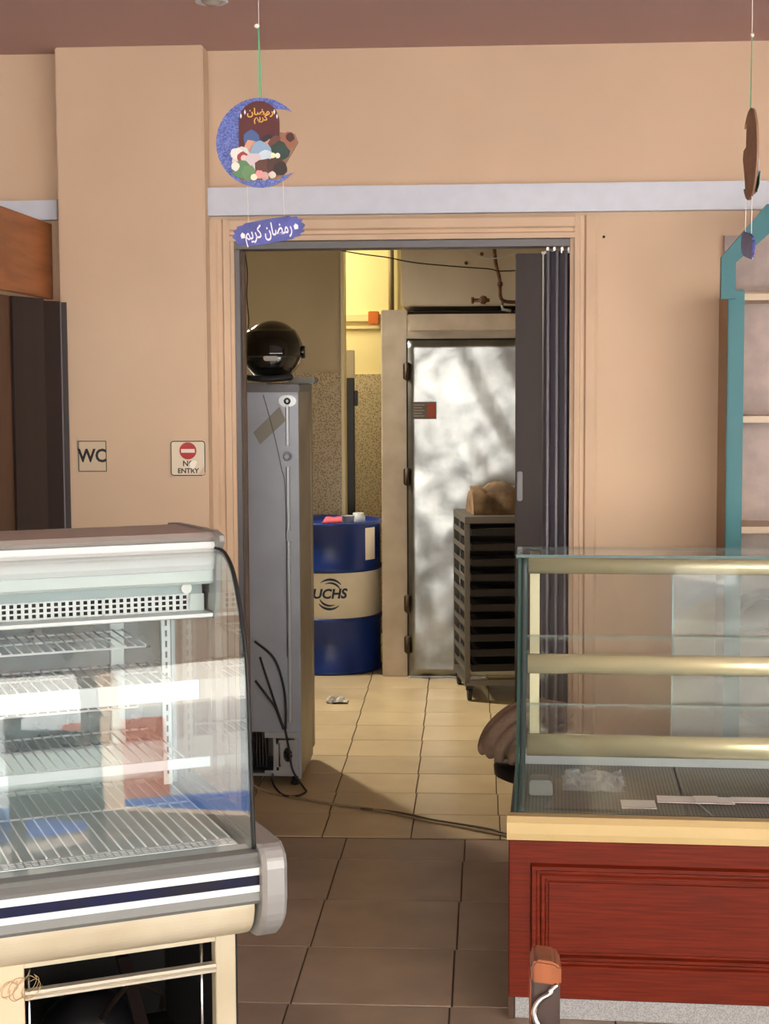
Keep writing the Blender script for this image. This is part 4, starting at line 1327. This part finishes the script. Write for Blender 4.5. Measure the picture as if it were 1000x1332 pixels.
cap = [(0.255, 0.645), (0.272, 0.646), (0.292, 0.632), (0.300, 0.612), (0.300, 0.545), (0.292, 0.505), (0.270, 0.475), (0.235, 0.452), (0.19, 0.444), (-0.42, 0.444), (-0.42, 0.645)]
ext('end_cap', cap, M_capg, 0.0045, 0.055, 'silver grey rounded end cap', bev=0.008)
ext('end_cap', cap, M_capg, -LL - 0.06, -LL - 0.0005, 'silver grey rounded end cap', bev=0.008)
# well
B().box(-LL, 0.0, -0.235, 0.42, 0.600, 0.616).build('well_floor', M_palegrn, lc)
B().box(-LL, 0.0, 0.40, 0.42, 0.616, 0.70).build('well_back', M_palegrn, lc)
B().box(-LL, 0.0, -0.245, -0.2, 0.616, 0.630).build('front_lip', M_palegrn, lc)
# perforated strips are real grids
def grid_plate(name, x0, x1, z0, z1, rows_, pitch, bar, y0, y1, m, horizontal=False, barz=None):
    b = B()
    barz = barz or bar
    n_ = int((x1 - x0) / pitch)
    px = (x1 - x0) / n_
    for k in range(n_ + 1):
        x = x0 + px * k
        if horizontal:
            b.box(x - bar / 2, x + bar / 2, z0, z1, y0, y1)
        else:
            b.box(x - bar / 2, x + bar / 2, y0, y1, z0, z1)
    for k in range(rows_ + 1):
        z = z0 + (z1 - z0) * k / rows_
        if horizontal:
            b.box(x0, x1, z - bar / 2, z + bar / 2, y0, y1)
        else:
            b.box(x0, x1, y0, y1, z - barz / 2, z + barz / 2)
    return b.build(name, m, lc)


grid_plate('front_grate', -LL + 0.02, -0.02, -0.20, -0.165, 3, 0.014, 0.0035, 0.632, 0.634, M_white, True)
# canopy
ext('canopy_lid', [(-0.36, 1.205), (0.0, 1.212), (0.02, 1.222), (0.0, 1.23), (-0.30, 1.222), (-0.36, 1.215)], mat('grey_lid', (182, 176, 170), 0.6, spec=0.2), x1=0.0, label='grey canopy lid')
ext('canopy_front', [(-0.04, 1.152), (0.006, 1.153), (0.014, 1.165), (0.02, 1.20), (0.016, 1.212), (-0.04, 1.212)], M_white, x1=-0.001, label='white canopy front')
ext('canopy_step', [(-0.05, 1.124), (0.0, 1.124), (0.006, 1.130), (0.002, 1.152), (-0.05, 1.152)], M_palegrn, x1=-0.001)
ext('canopy_back', [(-0.42, 1.06), (-0.36, 1.06), (-0.36, 1.205), (-0.42, 1.205)], M_palegrn)
ext('lamp_recess', [(-0.10, 1.098), (-0.045, 1.098), (-0.045, 1.124), (-0.10, 1.124)], mat('grey_green_plastic', (150, 166, 168), 0.45), x1=-0.012)
B().lathe([(0.011, -0.01), (0.011, 0.0), (0.013, 0.004)], 16, (-0.048, 0.043, 1.112), 'y').build('lamp_lens', mat('lens', (220, 224, 220), 0.2), lc)
grid_plate('vent_grille', -LL + 0.02, -0.042, 1.054, 1.098, 4, 0.0148, 0.0066, 0.045, 0.047, M_white, False, 0.0034)
B().box(-0.042, -0.008, 0.045, 0.047, 1.058, 1.098).build('grille_end', M_palegrn, lc)
B().box(-LL, -0.008, 0.075, 0.09, 1.058, 1.098).build('grille_shade', M_blackm, lc)  # black sheet puts shade behind the grille holes
ext('canopy_lip', [(-0.36, 1.052), (-0.01, 1.052), (0.005, 1.056), (0.005, 1.063), (-0.04, 1.063), (-0.36, 1.058)], M_white, x1=-0.004)
ext('canopy_end', [(-0.37, 1.05), (0.0, 1.05), (0.03, 1.20), (0.05, 1.215), (0.045, 1.228), (0.0, 1.234), (-0.30, 1.226), (-0.37, 1.22)], M_capg, 0.0, 0.012, 'silver canopy end', bev=0.002)
ext('canopy_end', [(-0.37, 1.05), (0.0, 1.05), (0.03, 1.20), (0.05, 1.215), (0.045, 1.228), (0.0, 1.234), (-0.30, 1.226), (-0.37, 1.22)], M_capg, -LL - 0.012, -LL, 'silver canopy end', bev=0.002)
# curved glass
gprof = [(0.012, 1.198), (0.06, 1.198), (0.099, 1.190), (0.14, 1.165), (0.174, 1.118), (0.211, 1.041), (0.228, 0.969), (0.238, 0.85), (0.248, 0.731), (0.256, 0.636)]
gs = [(-p.x, p.y) for p in catmull([Vector((a, b_, 0)) for a, b_ in gprof], 5)]
q = offset_profile(gs, -0.006)
b = B()
for pr_, rev in ((gs, False), (q, True)):
    b.sheet([[(x, p[0], p[1]) for p in pr_] for x in (-LL, -0.004)])
for x in (-LL, -0.004):
    b.sheet([[(x, p[0], p[1]) for p in pr_] for pr_ in (gs, q)], mi=1)
b.build('front_glass', [G_case, M_edge], lc, 'curved clear front glass')
edge_pts = [(0.0, p[0], p[1]) for p in gs]
B().tube(edge_pts, 0.0042, 6).build('glass_gasket', M_rubber, lc, 'black glass gasket')
endo = [(-p[0], p[1]) for p in gs] + [(-0.34, 0.636), (-0.34, 1.198)]
B().prism(Q(endo), -0.0035, 0.0015, 'x').build('end_glass', [G_case], lc)
B().box(-0.006, 0.003, 0.33, 0.40, 0.63, 1.05).build('end_post', M_palegrn, lc)
# rear frame: posts, sliding panes
for x in (-0.135, -0.125 - 0.5, -LL + 0.05):
    B().box(x, x + 0.032, 0.375, 0.40, 0.70, 1.055).bevel(0.002, 1).build('rear_post', M_palegrn, lc)
B().box(-LL, 0.0, 0.375, 0.41, 0.70, 0.72).build('rear_track', M_palegrn, lc)
G_rear = glass('rear_pane', (0.7, 0.76, 0.78), 1.5, 0.34, (0.46, 0.53, 0.56))
B().box(-0.625, -0.135, 0.385, 0.389, 0.72, 1.055).build('rear_pane', [G_rear], lc)
B().box(-0.103, -0.004, 0.392, 0.396, 0.72, 1.055).build('rear_pane', [G_rear], lc)
sp_ = B().box(-0.038, -0.018, 0.29, 0.302, 0.636, 1.055)
sp_.build('slotted_upright', M_palegrn, lc)
sl_ = B()
for k in range(16):
    sl_.box(-0.030, -0.026, 0.2885, 0.290, 0.66 + 0.024 * k, 0.674 + 0.024 * k)
sl_.build('upright_slot', M_dkmetal, lc)
for x in (-0.66,):
    B().box(x, x + 0.02, 0.29, 0.302, 0.636, 1.055).build('slotted_upright', M_palegrn, lc)


def wire_shelf(z, yb, yf, x1, lip=0.0, pitch=0.024):
    s = thing('wire_shelf', None, None)
    return s


def shelf(z, db, df, x1, lip=0.0, pitch=0.0215, x0=-LL + 0.03):
    """Wires run front to back, held on rails at the back, middle and front."""
    b = B()
    yb, yf = -db, -df
    n_ = int((x1 - x0) / pitch)
    for k in range(n_ + 1):
        x = x0 + (x1 - x0) * k / n_
        b.tube([(x, yb, z), (x, yf, z)], 0.002, 5)
    for y in (yb, yb + (yf - yb) * 0.42, yf):
        b.tube([(x0, y, z - 0.003), (x1, y, z - 0.003)], 0.0024, 6)
    o = b.build('wire_shelf', M_white, lc, 'white wire shelf')
    if lip:
        B().box(x0, x1 + 0.055, yf - 0.006, yf - 0.0025, z - lip, z).bevel(0.001, 1).build('price_lip', M_shadewhite, o, 'white price lip')
    return o


shelf(0.985, -0.35, -0.12, -0.115)
shelf(0.905, -0.35, -0.11, -0.06, 0.042)
shelf(0.757, -0.35, -0.03, -0.06, 0.022)
shelf(0.634, -0.37, 0.155, -0.02, pitch=0.024)
shelf(0.840, -0.35, -0.20, -0.115)
# base cabinet
FB = 0.165
B().box(-LL, 0.0, -FB + 0.02, 0.40, 0.06, 0.075).box(-LL, 0.0, 0.38, 0.40, 0.075, 0.443).box(-LL, -LL + 0.02, -FB + 0.02, 0.38, 0.075, 0.443).box(-0.02, 0.0, -FB + 0.03, 0.38, 0.075, 0.443).build('cabinet_shell', M_blackm, lc, 'inside of the cabinet, its shade put in as black')  # matt black boards carry the shade of the open cavity
B().box(-0.054, -0.012, -FB, -FB + 0.03, 0.0, 0.443).bevel(0.002, 1).build('corner_post', M_cream, lc, 'cream corner post')
B().box(-LL, -0.43, -FB, -FB + 0.018, 0.06, 0.443).bevel(0.002, 1).build('front_panel', mat('peach_panel', (226, 198, 166), 0.5), lc, 'peach front panel')
B().box(-0.43, -0.054, -FB + 0.002, -FB + 0.02, 0.428, 0.443).build('top_rail', M_cream, lc)
B().prism([(-FB - 0.004, 0.367), (-FB - 0.004, 0.372), (-FB + 0.001, 0.374), (-FB - 0.004, 0.378), (-FB - 0.002, 0.383), (-FB + 0.016, 0.383), (-FB + 0.016, 0.367)], -0.43, -0.054, 'x').build('cross_bar', mat('cross_bar_grey', (196, 188, 170), 0.45, 0.2), lc, 'pale grey cross bar')
for x in (-0.418, -0.075):
    B().tube([(x, -FB + 0.03, 0.076), (x, -FB + 0.03, 0.442)], 0.0035, 8).build('cabinet_rod', M_chrome, lc)
B().ball((-0.25, 0.12, 0.165), 0.11, 0.09, 0.09).build('compressor', M_black, lc)
B().tube(catmull([(-0.25, 0.0, 0.24), (-0.2, -0.05, 0.32), (-0.13, -0.02, 0.28), (-0.1, 0.1, 0.2)], 6), 0.006).build('copper_pipe', mat('shaded_copper', (22, 14, 11), 0.8, spec=0.1), lc)  # near-black to sink into the cabinet's painted shade
B().hexa([(-0.16, -0.10, 0.075), (-0.13, -0.10, 0.075), (-0.13, -0.06, 0.075), (-0.16, -0.06, 0.075), (-0.215, 0.0, 0.36), (-0.19, 0.0, 0.36), (-0.19, 0.03, 0.36), (-0.215, 0.03, 0.36)]).build('brace', mat('brace_shaded', (20, 12, 10), 0.9, spec=0.1), lc)  # brown darkened to match the shade painted inside the cabinet
for x in (-LL + 0.05, -0.10):
    for y in (-0.08, 0.33):
        B().lathe([(0.022, 0), (0.022, 0.012), (0.012, 0.016), (0.012, 0.062)], 12, (x, y, 0)).build('foot', M_rubber, lc)
random.seed(9)
stw = B()
for k in range(14):
    x, z = -0.44 + random.uniform(-0.03, 0.03), 0.405 + random.uniform(-0.02, 0.015)
    a = random.uniform(0, 6.3)
    stw.tube(catmull([(x + 0.02 * math.cos(a + t), -FB - 0.004 - 0.002 * k / 14, z + 0.016 * math.sin(a + t * 1.3)) for t in (0, 0.8, 1.6, 2.4)], 3), 0.0006, 4)
stw.build('cobweb', mat('straw', (186, 160, 118), 0.8), lc, kind='stuff')

# ------------------------------------------------------------------ chair at the lower edge of the view
ch = thing('chair', 'chair with a worn orange wooden back post and bent steel strip', 'chair', (0.070, -3.58, 0), 0.0)
M_chw = mat('chair_wood', (140, 76, 36), 0.45, col2=(112, 56, 25), var=0.1, scale=10, stretch=(3, 3, 0.6))
M_chd = mat('chair_dark', (58, 40, 32), 0.5, var=0.2, scale=8)
for y in (0.18, -0.18):
    B().prism([(-0.0165, 0.0), (0.0165, 0.0), (0.0165, 0.846), (-0.0165, 0.846)], y - 0.018, y + 0.018, 'y').bevel(0.003).build('back_post', M_chd, ch, 'dark worn back post')
    B().prism([(-0.0175, 0.842), (0.0175, 0.838), (0.0175, 0.860), (0.010, 0.866), (-0.012, 0.869), (-0.0175, 0.862)], y - 0.024, y + 0.030, 'y').bevel(0.003).build('post_cap', M_chw, ch, 'worn orange post top')
    B().box(-0.0185, -0.0168, y - 0.019, y + 0.018, 0.70, 0.846).build('worn_edge', M_chw, ch, 'worn orange post edge')
    st_ = catmull([(0.012, y - 0.019, 0.838), (0.006, y - 0.023, 0.834), (0.004, y - 0.024, 0.829), (-0.006, y - 0.025, 0.823), (-0.013, y - 0.026, 0.812), (-0.013, y - 0.027, 0.800), (-0.004, y - 0.028, 0.785), (0.008, y - 0.028, 0.768), (0.012, y - 0.027, 0.74), (0.008, y - 0.026, 0.66), (-0.005, y - 0.024, 0.55), (0.0, y - 0.021, 0.48)], 6)
    B().tube(st_, 0.0036, 8).build('steel_strip', M_chrome, ch, 'bent steel strip')
    B().tube([(0.40, y, 0.0), (0.40, y, 0.44)], 0.014, 8).build('leg', M_chd, ch)
B().box(-0.010, 0.008, -0.162, 0.162, 0.58, 0.79).bevel(0.004).build('backrest', M_chd, ch)
B().box(0.017, 0.42, -0.20, 0.20, 0.44, 0.475).bevel(0.01).build('seat', M_chd, ch)

# ------------------------------------------------------------------ the street the shop looks out on
gnd = struct(B().box(-40, 40, -40, 10, -0.3, -0.145).build('ground', mat('pale_pavement', (190, 190, 188), 0.9)), 'pale sunlit pavement outside the shop')
fac = struct(B().box(-30, 30, -24, -22, -0.2, 9).build('facade', mat('cream_render', (236, 232, 222), 0.9)), 'cream building across the street')

br = thing('reflected_barrier', 'low blue barrier added outside the side window for its reflection', 'barrier', (4.3, -7.1, -0.145), R(43.5))  # added out of view to give the case glass a blue reflection
B().prism([(-0.22, 0.0), (0.22, 0.0), (0.20, 0.08), (0.10, 0.10), (0.08, 0.24), (-0.08, 0.24), (-0.10, 0.10), (-0.20, 0.08)], -2.6, 2.6, 'x').bevel(0.015).build('body', mat('barrier_blue', (40, 110, 200), 0.5), br)
for x in (-2.2, 0, 2.2):
    B().box(x - 0.12, x + 0.12, -0.24, 0.24, 0.0, 0.04).bevel(0.01).build('foot', M_rubber, br)

oc = thing('reflected_crate', 'orange crate added behind the blue barrier for its reflection', 'crate', (4.2, -8.55, -0.145), R(40))  # added out of view as an orange patch for the glass to mirror
M_orange = mat('crate_orange', (226, 110, 60), 0.5)
for x0, x1, y0, y1 in ((-0.34, 0.34, -0.3, -0.28), (-0.34, 0.34, 0.28, 0.3), (-0.34, -0.32, -0.28, 0.28), (0.32, 0.34, -0.28, 0.28)):
    B().box(x0, x1, y0, y1, 0.0, 0.52).build('side', M_orange, oc)
B().box(-0.32, 0.32, -0.28, 0.28, 0.0, 0.03).build('base', M_orange, oc)
